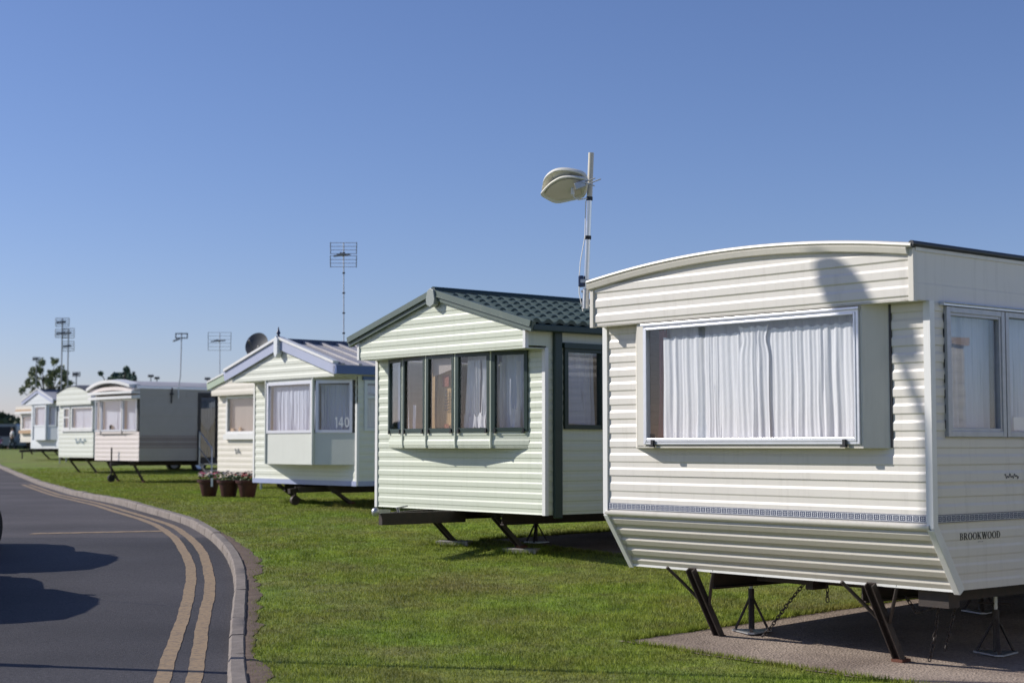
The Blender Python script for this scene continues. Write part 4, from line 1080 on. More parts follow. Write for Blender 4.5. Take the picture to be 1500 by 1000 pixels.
clad_wall(BV, Rr, .01, L, zb+.06, zf+.02, BC, bw, dep=.005, P=.125); BV.put(MB().fbox(Rr, -fd, L, -.02, .004, zf+.005, ze), 'side_fascia', BC)
body_back(BV, zb, zf, BC)
zt = gable_parts(BV, W/2, zr, ze, du, 0, 0); Ff = face((0, -fd), (1, 0), (0, -1))
clad(BV, 'gable_panel', Ff, 0, W, zf, zr, BC, P=.125, ph=zf, top=lambda a: zt(a)-.02, ncol=31)
BV.put(MB().box(0, W, -fd, .02, zf-.01, zf-.001), 'gable_soffit', BC)
for s in (-1, 1):
    e = (-du-.05, ze-.13) if s < 0 else (W+du-.05, ze-.12); pk = (W/2, zr-.10); pts = [e, pk] if s < 0 else [pk, e]
    bo_ = slab(BV, 'barge_board', 'barge_blue', pts, -fd-.06, -fd-.02, .17)
    o2 = slab(BV, 'verge_flashing', 'white_trim', [(pts[0][0], pts[0][1]+.175), (pts[1][0], pts[1][1]+.175)], -fd-.09, -fd+.02, .045); o2.parent = bo_; o2.location = (0, 0, 0)
BV.put(MB().prism([(W/2-.06, zr-.18), (W/2, zr-.25), (W/2+.06, zr-.18), (W/2+.06, zr+.08), (W/2, zr+.13), (W/2-.06, zr+.08)], lambda x, z: (x, -fd-.12, z), lambda x, z: (x, -fd-.02, z)), 'gable_plaque', 'bluewhite_cladding', bevel=.005)
BV.put(MB().lathe([(.035, 0), (.02, .04), (.04, .07), (.02, .11), (.008, .17), (.001, .18)], 8, (W/2, -fd-.06, zr+.11)), 'finial', 'ridge_blue', smooth=50)
rf = slab(BV, 'roof', 'grey_roof', [(W/2, zr), (W+du, ze)], -fd-.05, L+.1, .035); slab(BV, 'roof_back_slope', 'grey_roof', [(-du, ze), (W/2, zr)], -fd-.05, L+.1, .035)
rl = math.hypot(W/2+du, zr-ze); sx, sz = (W/2+du)/rl, -(zr-ze)/rl
for c in range(26):
    vv = -fd+.05+c*.34; o = slab(BV, 'roof_rib', 'grey_roof', [(W/2+.03, zr+.035), (W+du, ze+.035)], vv, vv+.06, .028); o.parent = rf; o.location = (0, 0, 0)
BV.put(MB().box(W/2-.08, W/2+.08, -fd-.06, L+.1, zr+.02, zr+.085), 'ridge', 'ridge_blue')
BV.put(MB().box(W+du-.09, W+du+.02, -fd-.06, L+.1, ze-.115, ze+.02), 'eave_board', 'eave_blue')
corner_trim(BV, W, 0, zb, 2.2, 'white_trim'); corner_trim(BV, 0, 0, zb, zf, 'white_trim', sx=-1)
bplan = [(.45, 0), (1.14, -.42), (2.66, -.42), (3.30, 0)]
cw = [dict(curt=False, edge=.06), dict(cm='lace_curtain', folds=12, edge=.03, cgap=.06), dict(cm='lace_curtain', folds=8, edge=.05, cgap=.05)]
broot, bwn = bow_bay(BV, bplan, 1.19, zf, 1.72, 2.60, 'ivory_panel', 'aluminium', post=.05, cw=cw, framew=.05, seed=90, panel_ribs=False, latches=False, ctop=.05, camp=.014)
w_, Fs, ln = bwn[2]; lettering(BV, Fs, '140', ln-.37, 1.81, .175, .004, 'letter_white', 'window_number', parent=w_, wide=.75)
for a, b, c, d in bw:
    wq = window(BV, Rr, a, b, c, d, 'bluewhite_cladding', w=.055, dep=.03, glass='glass_side', cm='lace_curtain', seed=95, div=()); BV.put(MB().fbox(Rr, a-.04, b+.04, .01, .05, d+.0, d+.06), 'window_hood', 'eave_blue', wq)
    BV.put(MB().fbox(Rr, a+.05, b-.05, .0, .03, d-.30, d-.26), 'glazing_bar', 'bluewhite_cladding', wq)
underbody(BV, zb, .05)
BV.put(MB().bar((1.2, .9, .77), (1.65, -.12, .74), .06, .10).bar((2.1, .9, .77), (1.72, -.12, .74), .06, .10), 'drawbar', 'chassis')
cpl = MB().bar((1.68, -.05, .74), (1.68, -.28, .72), .08, .08).tube([(1.68, -.14, .80), (1.68, -.16, zg+.12)], .022, 8); cpl.lathe([(.02, -.03), (.085, -.03), (.085, .03), (.02, .03)], 12, (1.68, -.16, zg+.09), Matrix.Rotation(math.pi/2, 3, 'Y'))
BV.put(cpl, 'jockey_wheel', 'chassis', smooth=40)
for u in (.78, 2.42): steady_leg(BV, u, .06, .52, zb-.02, zg+.04, .085, brace=False)

# ================================================================== CREAM CARAVAN BEHIND THE FLOWER TUBS
zg = .45
CV = Van('static_caravan', 'cream static caravan with sage green roof edge standing behind three flower tubs', .88, -7.478, 40.0, 3.1, 8.5, zg, 'static caravans lined up along the road')
CV.detail = False
W, L = CV.W, CV.L; F, Rr = CV.F, CV.R
zb, zf, zr, ze, du, fd = .85, 2.77, 3.38, 3.03, .1, .2
PC = 'peach_cladding'
clad_wall(CV, F, 0, W, zb, zf+.02, PC, [(.46, 2.6, 1.79, 2.745)], P=.14)
clad_wall(CV, Rr, 0, L, zb, zf+.02, PC, [], P=.14); CV.put(MB().fbox(Rr, -fd, L, -.02, .004, zf, ze), 'side_fascia', PC)
body_back(CV, zb, zf, PC)
zt = gable_parts(CV, W/2, zr, ze, du, 0, 0)
clad(CV, 'gable_panel', face((0, -fd), (1, 0), (0, -1)), 0, W, zf, zr, PC, P=.14, top=lambda a: zt(a)-.03, ncol=21); CV.put(MB().box(0, W, -fd, .02, zf-.01, zf-.001), 'gable_soffit', PC)
for s in (-1, 1):
    e = (-du-.03, ze-.12) if s < 0 else (W+du+.03, ze-.12); pk = (W/2, zr-.08); pts = [e, pk] if s < 0 else [pk, e]
    bo_ = slab(CV, 'barge_board', 'sage_trim', pts, -fd-.05, -fd-.005, .17)
    o2 = slab(CV, 'verge_flashing', 'white_trim', [(pts[0][0], pts[0][1]+.175), (pts[1][0], pts[1][1]+.175)], -fd-.07, -fd+.03, .04); o2.parent = bo_; o2.location = (0, 0, 0)
slab(CV, 'roof', 'slate_roof', [(W/2, zr), (W+du, ze)], -fd-.04, L, .035); slab(CV, 'roof_back_slope', 'slate_roof', [(-du, ze), (W/2, zr)], -fd-.04, L, .035)
wq = window(CV, F, .46, 2.6, 1.79, 2.745, 'white_trim', w=.07, dep=.04, cm='blind_cloth', folds=5, camp=.006, seed=101, cgap=.10, ctop=.0)
CV.put(MB().fbox(F, .44, 2.62, .0, .10, 1.66, 1.785), 'window_box', 'white_trim', wq)
CV.put(MB().fbox(F, .62, .74, -.06, -.02, 1.86, 1.94).fbox(F, 1.0, 1.1, -.06, -.02, 1.86, 1.96), 'ornament', 'mustard_trim', wq)
sq = MB().tube([F(.9+.28*t/30, .02, 1.36+.05*math.sin(t*.8)+.03*math.cos(t*.35)) for t in range(31)], .008, 4); CV.put(sq, 'script_mark', 'frieze_pale')
underbody(CV, zb, .05)
for u in (.6, 2.5): steady_leg(CV, u, .06, .4, zb-.02, zg, .08, brace=False)

# ================================================================== BEIGE CARAVAN WITH CURVED ROOF
zg = .41
EV = Van('static_caravan', 'beige static caravan with arched white roof brow, grey side and net-curtained door', .88, -12.694, 47.899, 2.95, 9.0, zg, 'static caravans lined up along the road')
EV.detail = False
W, L = EV.W, EV.L; F, Rr = EV.F, EV.R
zb, ze = 1.06, 3.22
def arc2(a): return ze+.19*(1-((a-W/2)/(W/2))**2)
clad(EV, 'cladding_panel', F, 0, W, zb, 1.90, 'pink_cladding', P=.13)
clad(EV, 'cladding_panel', F, 0, W, 2.85, 3.4, 'pink_cladding', P=.13, top=arc2, ncol=17)
clad_wall(EV, Rr, 0, L, zb, ze, 'beige_cladding', [(1.88, 2.6, zb, 3.08), (4.5, 5.5, 2, 2.9)], P=.6, dep=.004)
EV.put(MB().fbox(Rr, .01, 1.87, .004, .012, 1.43, 1.80), 'side_band', 'brown_band'); EV.put(MB().fbox(Rr, .01, 1.87, .012, .018, 1.60, 1.63).fbox(Rr, .01, 1.87, .012, .018, 1.47, 1.49).fbox(Rr, .01, 1.87, .012, .018, 1.75, 1.77), 'band_rib', 'beige_cladding')
body_back(EV, zb, ze-.05, 'pink_cladding')
def RP(i, j): a = -.03+(W+.06)*i/16; return (a, [-.1, 0, L][j], arc2(min(max(a, 0), W))+.02)
EV.put(MB().grid(RP, 17, 3), 'roof', 'grey_roof', smooth=60)
EV.put(MB().fbox(Rr, -.1, L, .0, .03, ze-.06, ze+.015), 'gutter_strip', 'aluminium')
def brow(zfun, d0, d1, h, m, u0=-.05, u1=None):
    u1 = W+.02 if u1 is None else u1; mb = MB(); n = 17
    def P(i, j): a = u0+(u1-u0)*i/(n-1); y, z = [(-d0, 0), (-d1, .0), (-d1, h), (-d0, h+.03)][j % 4]; s = 1-((a-W/2)/(W/2+.1))**2; return (a, y*(.75+.25*max(s, 0)), zfun(a)+z)
    mb.grid(P, n, 5); mb.f.append((0, 1, 2, 3)); k = len(mb.v); mb.f.append((k-5, k-4, k-3, k-2)); return EV.put(mb, 'roof_brow', m, smooth=30)
brow(lambda a: arc2(a)-.06, .0, .36, .09, 'white_trim', -.12, W-.1); brow(lambda a: arc2(a)*.35+3.08*.65-.06, .0, .26, .10, 'pink_cladding')
brow(lambda a: 3.02, .0, .36, .075, 'white_trim', .0); brow(lambda a: 2.87, .0, .36, .075, 'white_trim', .05)
bplan = [(.0, 0), (.52, -.06), (1.95, -.06), (W-.12, 0)]
broot, ewn = bow_bay(EV, bplan, 1.86, 2.92, 1.93, 2.87, 'pink_cladding', 'aluminium', post=.05, cw=[dict(cm='lace_curtain', folds=4, cgap=.1), dict(cm='lace_curtain', folds=9), dict(cm='lace_curtain', folds=5, cgap=.09)], framew=.045, seed=110, panel_ribs=False, latches=False, ctop=.0, camp=.012)
w_, Fs, ln = ewn[1]; EV.put(MB().lathe([(.01, 0), (.06, .01), (.05, .06), (.07, .1), (.02, .15)], 8, Fs(ln*.45, -.03, 1.98)), 'vase', 'letter_black', w_, smooth=50)
dr = EV.put(MB().fbox(Rr, 1.88, 1.98, -.03, .02, .98, 3.08).fbox(Rr, 2.5, 2.6, -.03, .02, .98, 3.08).fbox(Rr, 1.98, 2.5, -.03, .015, 2.98, 3.08).fbox(Rr, 1.98, 2.5, -.03, .015, .98, 1.16), 'door', 'black_plastic')
EV.put(MB().fbox(Rr, 1.98, 2.5, -.03, -.02, 1.16, 2.98), 'pane', 'glass_side', dr)
EV.put(MB().fbox(Rr, 1.9, 2.6, -.5, -.48, 1.1, 3.0), 'inner_panel', 'interior', dr)
net = MB(); nzn = 16
def NP(i, j):
    s = j/(nzn-1); z = 1.2+1.74*s; wd = .27*(1 if s > .72 else max(.06, math.sin((s-.40)/.32*math.pi/2)) if s > .42 else .06)
    return Rr(2.24+wd*(i/10-1), -.06+.012*math.sin(i*1.9), z)
net.grid(NP, 21, nzn); EV.put(net, 'tied_net', 'door_net', dr, smooth=60)
underbody(EV, zb, .05)
for u in (.78, 2.45): steady_leg(EV, u, .06, .42, zb-.02, zg+.03, .085, brace=False)
EV.put(MB().bar((1.0, .8, 1.0), (1.45, -.18, .95), .06, .1).bar((1.9, .8, 1.0), (1.5, -.18, .95), .06, .1).tube([(1.47, -.15, 1.45), (1.47, -.15, zg+.1)], .025, 8), 'drawbar', 'chassis')
jw = MB().lathe([(.02, -.04), (.11, -.04), (.11, .04), (.02, .04)], 14, (1.47, -.15, zg+.13), Matrix.Rotation(math.pi/2, 3, 'Y')); EV.put(jw, 'jockey_wheel', 'tyre', smooth=40)
EV.put(MB().tube([Rr(1.02, .03, 3.2), Rr(1.0, .03, 2.75)], .02, 6).bar(Rr(.96, .03, 3.02), Rr(1.06, .03, 3.02), .05), 'aerial_bracket', 'black_plastic'); EV.put(MB().fbox(Rr, 1.5, 1.74, .003, .014, 2.93, 3.1), 'vent', 'beige_cladding')
# steps with a handrail at its door
x, y, _ = EV.world(W+.02, 2.0, 0)
st = empty('door_steps', (x, y, g(y)), -.88); tag(st, 'grey metal door steps with handrail beside beige caravan door', 'steps')
hs = zb-g(y)
for k in range(3): MB().box(.02+.28*k, .30+.28*k, -.05, .75, hs*(.86-.29*k)-.03, hs*(.86-.29*k)).build('tread', 'galvanised', st)
for yy in (-.05, .72): MB().bar((.0, yy, hs*.86), (.88, yy, .02), .03, .06).build('stringer', 'galvanised', st)
for yy in (-.08,):
    MB().tube([(.05, yy, hs*.8), (.05, yy, hs*.86+.95), (.80, yy, .95+.05), (.80, yy, 0.0)], .022, 8).build('handrail', 'galvanised', st, 50)
    MB().tube([(.05, yy, hs*.86+.45), (.80, yy, .5)], .016, 6).build('lower_rail', 'galvanised', st, 50)

# ================================================================== PALE GREEN CARAVAN
zg = .50
DV = Van('static_caravan', 'pale green static caravan with rounded front hood and dark grey roof, touching view of beige one', .88, -16.995, 59.0, 3.0, 9.0, zg, 'static caravans lined up along the road')
DV.root['label'] = 'pale lime static caravan with rounded mansard front hood and dark grey roof'
DV.detail = False
W, L = DV.W, DV.L; F, Rr = DV.F, DV.R; DC = 'palegreen_cladding'
zb, zf = 1.07, 3.0
clad_wall(DV, F, 0, W, zb, zf+.02, DC, [(.42, .98, 2.10, 2.93), (1.12, 2.95, 2.10, 2.93)], P=.16)
clad_wall(DV, Rr, 0, L, zb, 3.3, DC, [], P=.16); body_back(DV, zb, 3.0, DC)
def hood(a): return 3.36+.30*math.sin(math.pi*min(1, (a+.2)/(W+.1)))
clad(DV, 'hood_panel', face((0, -.12), (1, 0), (0, -1)), 0, W, zf, 3.7, DC, P=.2, top=hood, ncol=21); DV.put(MB().box(0, W, -.12, .02, zf-.01, zf-.001), 'hood_soffit', DC)
DV.put(MB().grid(lambda i, j: ((-.03+(W+.06)*i/20), [-.16, .1, L][j], hood(min(max(-.03+(W+.06)*i/20, 0), W))+.02+.16*[0, .3, 1][j]*(1-abs(i/10-1))), 21, 3), 'roof', 'slate_roof', smooth=60)
window(DV, F, .42, .98, 2.10, 2.93, 'white_trim', w=.07, dep=.03, cm='lace_curtain', seed=120); window(DV, F, 1.12, 2.95, 2.10, 2.93, 'white_trim', w=.06, dep=.03, cm='lace_curtain', seed=121)
DV.put(MB().fbox(F, .49, .91, .0, .03, 2.52, 2.57), 'glazing_bar', 'white_trim'); DV.put(MB().fbox(F, .3, W, .01, .06, 2.02, 2.09), 'sill', 'white_trim')
sq = MB().tube([F(1.5+.95*t/40, .025, 1.66+.06*math.sin(t*.8)+.05*math.cos(t*.35)) for t in range(41)], .014, 4); DV.put(sq, 'script_mark', 'script_blue')
underbody(DV, zb, .05)
for u in (.8, 2.3): steady_leg(DV, u, .06, .5, zb-.02, zg, .09, brace=False)

# ================================================================== WHITE CARAVAN WITH SMALL BLUE GABLE
zg = .92
WV = Van('static_caravan', 'bluish white static caravan with small blue gable and projecting bay at the far end', .88, -21.717, 71.0, 3.1, 9.0, zg, 'static caravans lined up along the road')
WV.detail = False
W, L = WV.W, WV.L; F, Rr = WV.F, WV.R; WC = 'bluewhite_cladding'
zb, zf, zr, ze, du, fd = 1.37, 3.33, 3.90, 3.44, .12, .35
clad(WV, 'cladding_panel', F, 0, W, zb, 1.75, WC, P=.5, dep=.004); clad(WV, 'cladding_panel', F, 0, .5, 1.75, zf+.02, WC, P=.5, dep=.004); clad(WV, 'cladding_panel', F, 2.9, W, 1.75, zf+.02, WC, P=.5, dep=.004)
clad_wall(WV, Rr, 0, L, zb, zf+.1, WC, [], P=.5); body_back(WV, zb, zf, WC)
zt = gable_parts(WV, W/2, zr, ze, du, 0, 0)
clad(WV, 'gable_panel', face((0, -fd), (1, 0), (0, -1)), 0, W, zf, zr, WC, P=.5, top=lambda a: zt(a)-.03, ncol=21); WV.put(MB().box(0, W, -fd, .02, zf-.01, zf-.001), 'gable_soffit', WC)
for s in (-1, 1):
    e = (-du-.03, ze-.12) if s < 0 else (W+du+.03, ze-.12); pk = (W/2, zr-.08); pts = [e, pk] if s < 0 else [pk, e]
    bo_ = slab(WV, 'barge_board', 'barge_blue', pts, -fd-.05, -fd-.005, .15)
    o2 = slab(WV, 'verge_flashing', 'white_trim', [(pts[0][0], pts[0][1]+.155), (pts[1][0], pts[1][1]+.155)], -fd-.07, -fd+.03, .05); o2.parent = bo_; o2.location = (0, 0, 0)
slab(WV, 'roof', 'grey_roof', [(W/2, zr), (W+du, ze)], -fd-.04, L, .035); slab(WV, 'roof_back_slope', 'grey_roof', [(-du, ze), (W/2, zr)], -fd-.04, L, .035)
WV.put(MB().box(W/2-.07, W/2+.07, -fd-.05, L, zr+.02, zr+.09), 'ridge', 'ridge_blue')
bow_bay(WV, [(.5, 0), (.95, -.28), (2.35, -.28), (2.9, 0)], 1.75, zf, 2.33, 3.28, WC, WC, post=.08, cw=[dict(curt=False, edge=.06), dict(cm='lace_curtain', edge=.06), dict(cm='net_curtain', edge=.05)], framew=.08, seed=130, panel_ribs=False, latches=False)
underbody(WV, zb, .05)
WV.put(MB().bar((1.0, .2, 1.3), (1.45, -1.1, 1.26), .07, .1).bar((2.1, .2, 1.3), (1.55, -1.1, 1.26), .07, .1).tube([(1.5, -1.0, 1.3), (1.5, -1.0, zg)], .03, 8), 'drawbar', 'chassis')
for u in (.9, 2.3): steady_leg(WV, u, .06, .5, zb-.02, zg, .09, brace=False)

# ================================================================== FARTHEST CARAVAN
zg = 1.05
XV = Van('static_caravan', 'small cream caravan with mustard stripe under its flat roof, last in the row', .88, -26.26, 84.0, 3.0, 8.0, zg, 'static caravans lined up along the road')
XV.detail = False
W, L = XV.W, XV.L; F, Rr = XV.F, XV.R
zb, zf = 1.68, 3.18
clad_wall(XV, F, 0, W, zb, zf+.02, 'peach_cladding', [(.2, 2.8, 2.32, 3.1)], P=.3, dep=.006); clad_wall(XV, Rr, 0, L, zb, 3.4, 'peach_cladding', [], P=.3); body_back(XV, zb, zf, 'peach_cladding')
window(XV, F, .2, 2.8, 2.32, 3.1, 'white_trim', w=.08, dep=.03, cm='lace_curtain', seed=140)
XV.put(MB().box(-.06, W+.05, -.30, .02, 3.18, 3.30), 'fascia', 'white_trim'); XV.put(MB().box(-.06, W+.05, -.28, .02, 3.302, 3.40), 'mustard_stripe', 'mustard_trim'); XV.put(MB().box(-.06, W+.05, -.26, L, 3.402, 3.56), 'roof', 'peach_cladding')
XV.put(MB().fbox(F, .2, 2.8, .0, .18, 2.14, 2.30), 'window_box', 'mustard_trim')
underbody(XV, zb, .05)
for u in (.7, 2.3): steady_leg(XV, u, .06, .4, zb-.02, zg, .09, brace=False)

# ================================================================== NEIGHBOUR to the right (seen only mirrored in the cream caravan's side windows)
zg = 0.0
YV = Van('static_caravan', 'cream static caravan beyond the lettered side, mirrored in the side windows there', .869, 4.3, 5.6, 3.05, 9.0, zg, 'static caravans lined up along the road')
YV.detail = False
W, L = YV.W, YV.L; F, Rr = YV.F, YV.R
zb, zf = .56, 2.75
clad(YV, 'cladding_panel', F, 0, W, zb, zf, 'peach_cladding', P=.14); clad_wall(YV, Rr, 0, L, zb, zf, 'peach_cladding', [], P=.14); clad(YV, 'cladding_panel', YV.B, 0, W, zb, zf, 'peach_cladding', P=.14)
clad_wall(YV, YV.L_, 0, L, zb, zf, 'peach_cladding', [(3.0, 3.8, zb, 2.6), (4.6, 6.2, 1.5, 2.4), (.6, 2.2, 1.5, 2.4)], P=.14)
YV.put(MB().fbox(YV.L_, 0, L, .012, .02, 1.95, 2.2), 'side_band', 'pink_cladding') if False else None
dq = YV.put(MB().fbox(YV.L_, 3.0, 3.08, -.03, .03, zb, 2.6).fbox(YV.L_, 3.72, 3.8, -.03, .03, zb, 2.6).fbox(YV.L_, 3.08, 3.72, -.03, .029, 2.52, 2.6).fbox(YV.L_, 3.08, 3.72, -.03, .0, zb, 1.5), 'door', 'white_trim'); YV.put(MB().fbox(YV.L_, 3.08, 3.72, -.02, -.015, 1.5, 2.52), 'pane', 'glass_dark', dq)
window(YV, YV.L_, 4.6, 6.2, 1.5, 2.4, 'white_trim', seed=150, cm='lace_curtain'); window(YV, YV.L_, .6, 2.2, 1.5, 2.4, 'white_trim', seed=151, cm='lace_curtain')
YV.put(MB().grid(lambda i, j: (-.05+(W+.1)*i/12, [-.1, L+.05][j], 2.75+.14*(1-(i/6-1)**2)), 13, 2), 'roof', 'grey_roof', smooth=60)
YV.put(MB().box(.03, W-.03, .03, L-.03, zf-.03, zf-.01), 'ceiling', 'interior_pale'); YV.put(MB().box(1.5, 1.54, .03, L-.03, zb, zf-.03), 'partition', 'interior')
YV.put(MB().fbox(YV.L_, -.1, L, .0, .05, 2.68, 2.76), 'gutter_strip', 'mustard_trim')
underbody(YV, zb, .05)
for u in (.6, 2.4): steady_leg(YV, u, .06, .4, zb-.02, zg, .08, brace=False)

# ================================================================== FLOWER TUBS
def flower_tub(px, py, label, cols, seed, tagged=False):
    X, Y = ground_at(px, py); r2 = random.Random(seed)
    t = empty('flower_tub', (X, Y, g(Y))); tag(t, label, 'flower pot', 'maroon flower tubs on the lawn')
    MB().lathe([(.0, .0), (.13, .0), (.145, .02), (.20, .27), (.235, .28), (.245, .33), (.225, .335), (.205, .30), (.0, .29)], 20).build('pot', 'terracotta', t, 40)
    MB().lathe([(.0, .305), (.21, .30)], 14).build('compost', 'soil', t)
    lf = MB()
    for k in range(150):
        a, rr, z = r2.uniform(0, 6.28), .23*math.sqrt(r2.random()), .31+r2.random()*.12
        p = Vector((rr*math.cos(a), rr*math.sin(a), z)); d = Vector((r2.uniform(-1, 1), r2.uniform(-1, 1), r2.uniform(-.2, 1))).normalized()*.045; w = d.cross(Vector((r2.uniform(-1, 1), r2.uniform(-1, 1), .3))).normalized()*.018
        lf.add([p-w*.4, p+d*.5+w, p+d, p+d*.5-w], [(0, 1, 2, 3)])
    o = lf.build('foliage', 'leaf', t, recalc=False); o['kind'] = 'stuff'
    for ci, c in enumerate(cols):
        fl = MB()
        for k in range(15):
            a, rr = r2.uniform(0, 6.28), .25*math.sqrt(r2.random()); c0 = Vector((rr*math.cos(a), rr*math.sin(a), .38+r2.random()*.12)); up = Vector((r2.uniform(-.5, .5), r2.uniform(-.9, .2), 1)).normalized()
            x = up.orthogonal().normalized(); y = up.cross(x)
            for q in range(5):
                b = 2*math.pi*q/5; e = x*math.cos(b)+y*math.sin(b); f2 = x*math.cos(b+1.0)+y*math.sin(b+1.0)
                fl.add([c0, c0+e*.03+up*.006, c0+(e+f2)*.026+up*.012, c0+f2*.03+up*.006], [(0, 1, 2, 3)])
        fl.build('blossom', c, t, recalc=False)
    if tagged: MB().box(.085, .125, -.262, -.245, .20, .37).build('plant_label', 'letter_white', t)
    return t
flower_tub(306, 726.5, 'maroon flower tub with a white tag, pink and cream blossoms', ['flower_pink', 'flower_cream'], 1, True)
flower_tub(335, 727.5, 'maroon flower tub between two others, mostly cream blossoms', ['flower_cream', 'flower_cream'], 2)
flower_tub(362.5, 728, 'maroon flower tub nearest the ivory caravan, red and cream blossoms', ['flower_red', 'flower_cream'], 3)

# ================================================================== AERIALS
def grid_aerial(name, px, ytop, ybase, Y, wpx, hpx, label, bays=1, rods=4, m='galvanised', r=.007, base_z=None, knobs=0, facing=0.0, group='television aerials on masts'):
    k = Y/F_PX; top = at_depth(px, ytop, Y); base = at_depth(px, ybase, Y)
    bz = base.z if base_z is None else base_z
    t = empty(name, (base.x, Y, bz)); tag(t, label, 'aerial', group)
    H = top.z-bz; dx = top.x-base.x
    MB().tube([(0, 0, 0), (dx*.5, 0, H*.5), (dx, 0, H)], max(.012, r*1.7), 8).build('mast', m, t, 50)
    for q in range(knobs): MB().tube([(dx*(q+.5)/knobs, 0, H*(q+.5)/knobs-.012), (dx*(q+.5)/knobs, 0, H*(q+.5)/knobs+.012)], .026, 8).build('mast_step', 'black_plastic', t, 50)
    w, h = wpx*k, hpx*k; ca, sa = math.cos(facing), math.sin(facing)
    bh = h/bays
    for b in range(bays):
        z1 = H-b*bh-(.0); z0 = z1-bh*(.82 if bays > 1 else 1)
        mb = MB()
        for q in range(rods):
            z = z0+(z1-z0)*q/(rods-1); mb.tube([(dx-w/2*ca, -w/2*sa-.03, z), (dx, -.03, z), (dx+w/2*ca, w/2*sa-.03, z)], r*.8, 5)
        mb.build('reflector_rods', m, t, 50)
        for s in (-1, 1): MB().tube([(dx+s*w/2*ca, s*w/2*sa-.03, z0-.01), (dx+s*w/2*ca*1.02, s*w/2*sa-.03, z1+.01)], r*1.3, 5).build('end_bar', 'sheet_post', t, 50)
    zc = H-h*.5
    MB().bar((dx-w*.36, -.10, zc-.01), (dx+w*.30, -.16, zc+.015), .035, .03).bar((dx, -.02, zc), (dx-.02, -.30, zc+.02), .03, .03).build('dipole', 'sheet_post', t)
    for q in range(4): MB().bar((dx-.10, -.08-.06*q, zc+.01), (dx+.10, -.08-.06*q, zc+.01), .012).build('director', 'sheet_post', t)
    return t
p = BV.world(1.675, .85, 0); grid_aerial('television_aerial', 503.5, 356, 501, p[1], 38, 39, 'tall two-panel aerial on thin mast above ivory caravan roof', bays=2, rods=4, base_z=3.33, knobs=5)
grid_aerial('television_aerial', 322, 487, 562, 41.2, 33, 26, 'square wire grid aerial above the cream caravan with sage roof edge', rods=6, r=.006, base_z=3.25)
# small panel aerial on the beige caravan
p = EV.world(2.97, 1.0, 0); Yb = p[1]
tp, bs_ = at_depth(266, 490, Yb), at_depth(261.5, 566, Yb)
t = empty('television_aerial', bs_); tag(t, 'small boxy aerial on bent mast at the beige caravan side', 'aerial', 'television aerials on masts')
d = tp-bs_; MB().tube([(0, 0, -.35), (0, 0, .0), (d.x*.7, 0, d.z*.2), tuple(d)], .02, 8).build('mast', 'galvanised', t, 50)
MB().bar((d.x-.17, 0, d.z+.03), (d.x+.17, 0, d.z+.03), .03, .035).bar((d.x-.16, 0, d.z-.10), (d.x+.16, 0, d.z-.10), .03, .035).bar((d.x-.17, 0, d.z-.12), (d.x-.17, 0, d.z+.05), .03).bar((d.x+.17, 0, d.z-.12), (d.x+.17, 0, d.z+.05), .03).bar((d.x, 0, d.z-.12), (d.x, 0, d.z+.05), .03).bar((d.x-.05, 0, d.z-.12), (d.x-.22, -.12, d.z-.2), .05).build('panel', 'sheet_post', t)
def pole_aerial(px, ytop, Y, wpx, label, panels=1, hpx=8):
    tp = at_depth(px, ytop, Y); z0 = g(Y); k = Y/F_PX
    t = empty('television_aerial', (tp.x, Y, z0)); tag(t, label, 'aerial', 'television aerials on masts'); H = tp.z-z0
    MB().tube([(0, 0, 0), (0, 0, H)], .028, 6).build('mast', 'sheet_post', t, 50)
    w = wpx*k; h = hpx*k
    for q in range(panels):
        z1 = H-q*h*1.35+.0; mb = MB()
        for j in range(5): mb.tube([(-w/2, 0, z1-h*j/4), (w/2, 0, z1-h*j/4)], .014, 4)
        for sgn in (-1, 1): mb.tube([(sgn*w/2, 0, z1), (sgn*w/2, 0, z1-h)], .014, 4)
        mb.build('grid', 'sheet_post', t, 50); MB().bar((-w*.35, -.1, z1-h*.55), (w*.3, -.15, z1-h*.5), .09, .08).build('dipole', 'dark_gutter', t)
    return t
pole_aerial(91.5, 466, 66, 20, 'tallest far mast with two wire grid panels above the lime caravan', 2, 12)
pole_aerial(100.5, 481, 67, 17, 'far mast beside the tallest one, two lower wire grids', 2, 14)
pole_aerial(53.5, 523, 92, 11, 'short far mast rising through the loose tree', 1, 5)
pole_aerial(112, 545, 70, 11, 'little grid aerial just over the lime caravan roof', 1, 6)
pole_aerial(221, 549, 75, 8, 'tiny T-shaped aerial over beige caravan roof, lighter of a pair', 1, 3)
pole_aerial(230, 552, 78, 7, 'tiny dark T-shaped aerial beside its lighter twin over beige roof', 1, 3)
pole_aerial(304, 553, 75, 8, 'tiny aerial over the beige caravan door', 1, 3)
